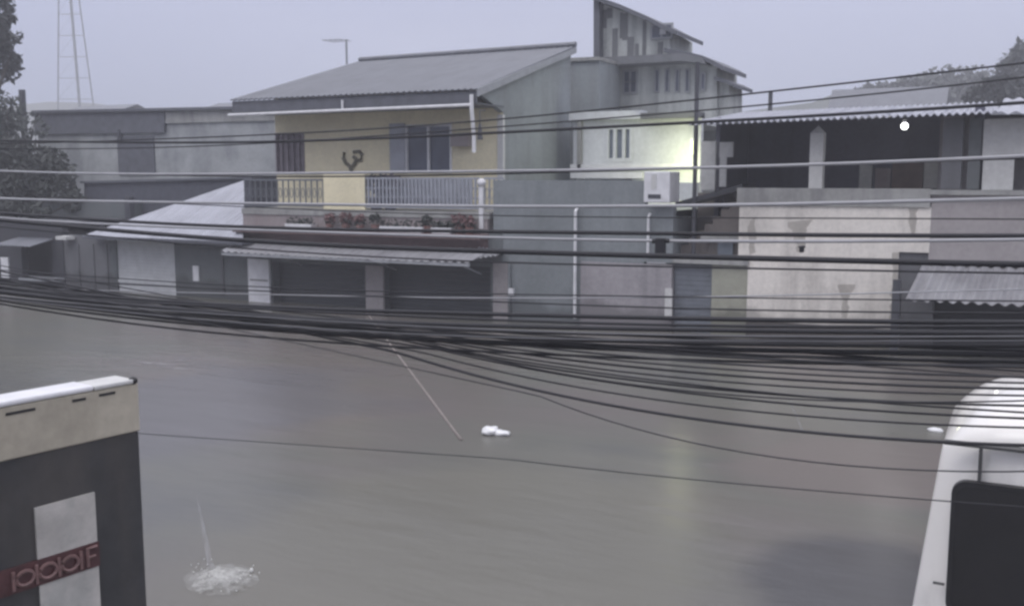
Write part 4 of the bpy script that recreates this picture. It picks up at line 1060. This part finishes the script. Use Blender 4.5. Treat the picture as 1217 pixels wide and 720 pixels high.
# ---------------------------------------------------------------- things on the water
def jet_mat():
    m, nt, b = newmat('falling_water')
    b.inputs['Base Color'].default_value = (0.6, 0.6, 0.62, 1); b.inputs['Roughness'].default_value = 0.4
    nt.links.new(ramp(nt, pos_noise(nt, (30, 30, 9), 5), [(0.38, (0.02,)*3), (0.68, (0.36,)*3)]), b.inputs['Alpha'])
    return m
M['jet'] = jet_mat()
c = onZ(260, 690, 0)
S = thing('foam_splash', 'large patch of white foam splashing on the muddy water near the painted wall', 'splash', (c.x, c.y, 0), None)
mb = MB(); vs = []; fs = []; NR, NA = 14, 48
for i in range(NR+1):
    for k in range(NA):
        a = math.tau*k/NA; r_ = (i/NR)*(1 + 0.25*noise.noise(Vector((math.cos(a)*2, math.sin(a)*2, 5))))
        q = onZ(262 + 46*r_*math.cos(a), 688 + 20*r_*math.sin(a), 0.0)
        hgt = 0.006 + max(0, 1-r_)*(0.03 + 0.05*abs(noise.noise(Vector((q.x*11, q.y*11, 1))))) + 0.02*max(0, noise.noise(Vector((q.x*25, q.y*25, 3))))*max(0, 1.1-r_)
        vs.append((q.x, q.y, hgt))
for i in range(NR):
    for k in range(NA): fs.append((i*NA+k, i*NA+(k+1) % NA, (i+1)*NA+(k+1) % NA, (i+1)*NA+k))
mb.add(vs, fs)
fm, nt, b = newmat('splash_foam')
b.inputs['Base Color'].default_value = (0.5, 0.5, 0.48, 1); b.inputs['Roughness'].default_value = 0.8
g = nd(nt, 'ShaderNodeNewGeometry'); vm = nd(nt, 'ShaderNodeVectorMath', operation='DISTANCE'); nt.links.new(g.outputs['Position'], vm.inputs[0])
vm.inputs[1].default_value = (c.x+0.01, c.y+0.03, 0)
n1 = pos_noise(nt, (16, 16, 16), 8, 0.72)
ma = nd(nt, 'ShaderNodeMath', operation='MULTIPLY_ADD'); nt.links.new(vm.outputs['Value'], ma.inputs[0]); ma.inputs[1].default_value = -2.7; ma.inputs[2].default_value = 0.9
mz = nd(nt, 'ShaderNodeMath', operation='MULTIPLY_ADD'); nt.links.new(n1, mz.inputs[0]); mz.inputs[1].default_value = 1.7; mz.inputs[2].default_value = -0.85
ms_ = nd(nt, 'ShaderNodeMath', operation='ADD', use_clamp=True); nt.links.new(ma.outputs[0], ms_.inputs[0]); nt.links.new(mz.outputs[0], ms_.inputs[1])
nt.links.new(ms_.outputs[0], b.inputs['Alpha'])
M['foam2'] = fm
part(mb, 'foam', M['foam2'], S, smooth=True)
q0 = onZ(251, 676, 0.0); q1 = CAM + ray(234, 588) * ((q0-CAM).dot(FW))
part(MB().tube([q0, q0.lerp(q1, .35), q0.lerp(q1, .7), q1], 0.026, 7, 0.004), 'water_jet', M['jet'], S, smooth=True)
for k in range(26):
    a = random.uniform(0, math.tau); r_ = random.uniform(0.3, 1.15)
    q = onZ(262 + 46*r_*math.cos(a), 686 + 17*r_*math.sin(a), 0.0); zz = random.uniform(0.004, 0.05)
    part(MB().blob((q.x, q.y, zz), 0.005, 0.005, random.uniform(0.004, 0.009), 6, 4), 'droplet', M['foam'], S)
p = onZ(299, 677, 0.02); part(MB().blob((p.x, p.y, 0.02), 0.014, 0.014, 0.02, 8, 5), 'droplet', M['foam'], S)
c = onZ(588, 516, 0)
mb = MB().blob((c.x-0.06, c.y, 0.035), 0.11, 0.12, 0.055, 18, 10, 0.3, 3); mb.blob((c.x+0.07, c.y+0.02, 0.02), 0.13, 0.09, 0.04, 16, 8, 0.35, 8)
solo(mb, 'plastic_bag', M['bag'], 'crumpled white plastic bag floating alone in the middle of the flood', 'plastic bag', (c.x, c.y, 0), smooth=True)
c = onZ(1112, 512, 0)
mb = MB().blob((c.x, c.y, 0.01), 0.09, 0.05, 0.03, 12, 6, 0.6, 4)
solo(mb, 'floating_scrap', M['bag'], 'tiny white scrap floating beside the roof of the white van', 'litter', (c.x, c.y, 0), smooth=True)
c = onZ(515, 399, 0)
a = onZ(955, 515, 0); b1 = CAM + ray(922, 440)*((a-CAM).dot(FW))
solo(MB().tube([a, a.lerp(b1, .5)+Vector((0.01,0,0)), b1], 0.010, 6, 0.005), 'water_trickle', M['jet'], 'thin pale trickle of rainwater falling through the low cables', 'water trickle', tuple(a), smooth=True)
# bright ripples at left, their gleam painted as pale streaks
c = onZ(208, 432, 0)
pa, pb, pc, pd = onZ(120, 446, .005), onZ(290, 446, .005), onZ(290, 417, .005), onZ(120, 417, .005)
m, nt, b = newmat('painted_ripple_glint')
b.inputs['Base Color'].default_value = (0.36, 0.36, 0.38, 1); b.inputs['Roughness'].default_value = 0.6
g = nd(nt, 'ShaderNodeNewGeometry'); sb = nd(nt, 'ShaderNodeVectorMath', operation='SUBTRACT'); nt.links.new(g.outputs['Position'], sb.inputs[0]); sb.inputs[1].default_value = c
dv = nd(nt, 'ShaderNodeVectorMath', operation='DIVIDE'); nt.links.new(sb.outputs[0], dv.inputs[0]); dv.inputs[1].default_value = (1.5, 0.75, 1)
ln = nd(nt, 'ShaderNodeVectorMath', operation='LENGTH'); nt.links.new(dv.outputs[0], ln.inputs[0])
mr = nd(nt, 'ShaderNodeMapRange'); mr.inputs[1].default_value = 1.0; mr.inputs[2].default_value = 0.2; nt.links.new(ln.outputs['Value'], mr.inputs[0])
st_ = ramp(nt, pos_noise(nt, (1.3, 7.0, 1), 5, 0.6), [(0.52, (0,0,0)), (0.66, (0.75,0.75,0.75))])
ml = nd(nt, 'ShaderNodeMath', operation='MULTIPLY'); nt.links.new(mr.outputs[0], ml.inputs[0]); nt.links.new(st_, ml.inputs[1]); nt.links.new(ml.outputs[0], b.inputs['Alpha'])
solo(MB().add([pa, pb, pc, pd], [(0,1,2,3)]), 'ripple_glints', m, 'gleam of bright ripples painted as pale streaks on the water before the low shop', 'foam', tuple(c))

# ---------------------------------------------------------------- render settings
sc.view_settings.view_transform = 'Standard'; sc.view_settings.look = 'None'
sc.view_settings.exposure = 0.0; sc.view_settings.gamma = 1
sc.render.engine = 'CYCLES'
sc.cycles.use_denoising = True
sc.cycles.max_bounces = 6; sc.cycles.volume_bounces = 1; sc.cycles.diffuse_bounces = 3
sc.cycles.filter_width = 2.7
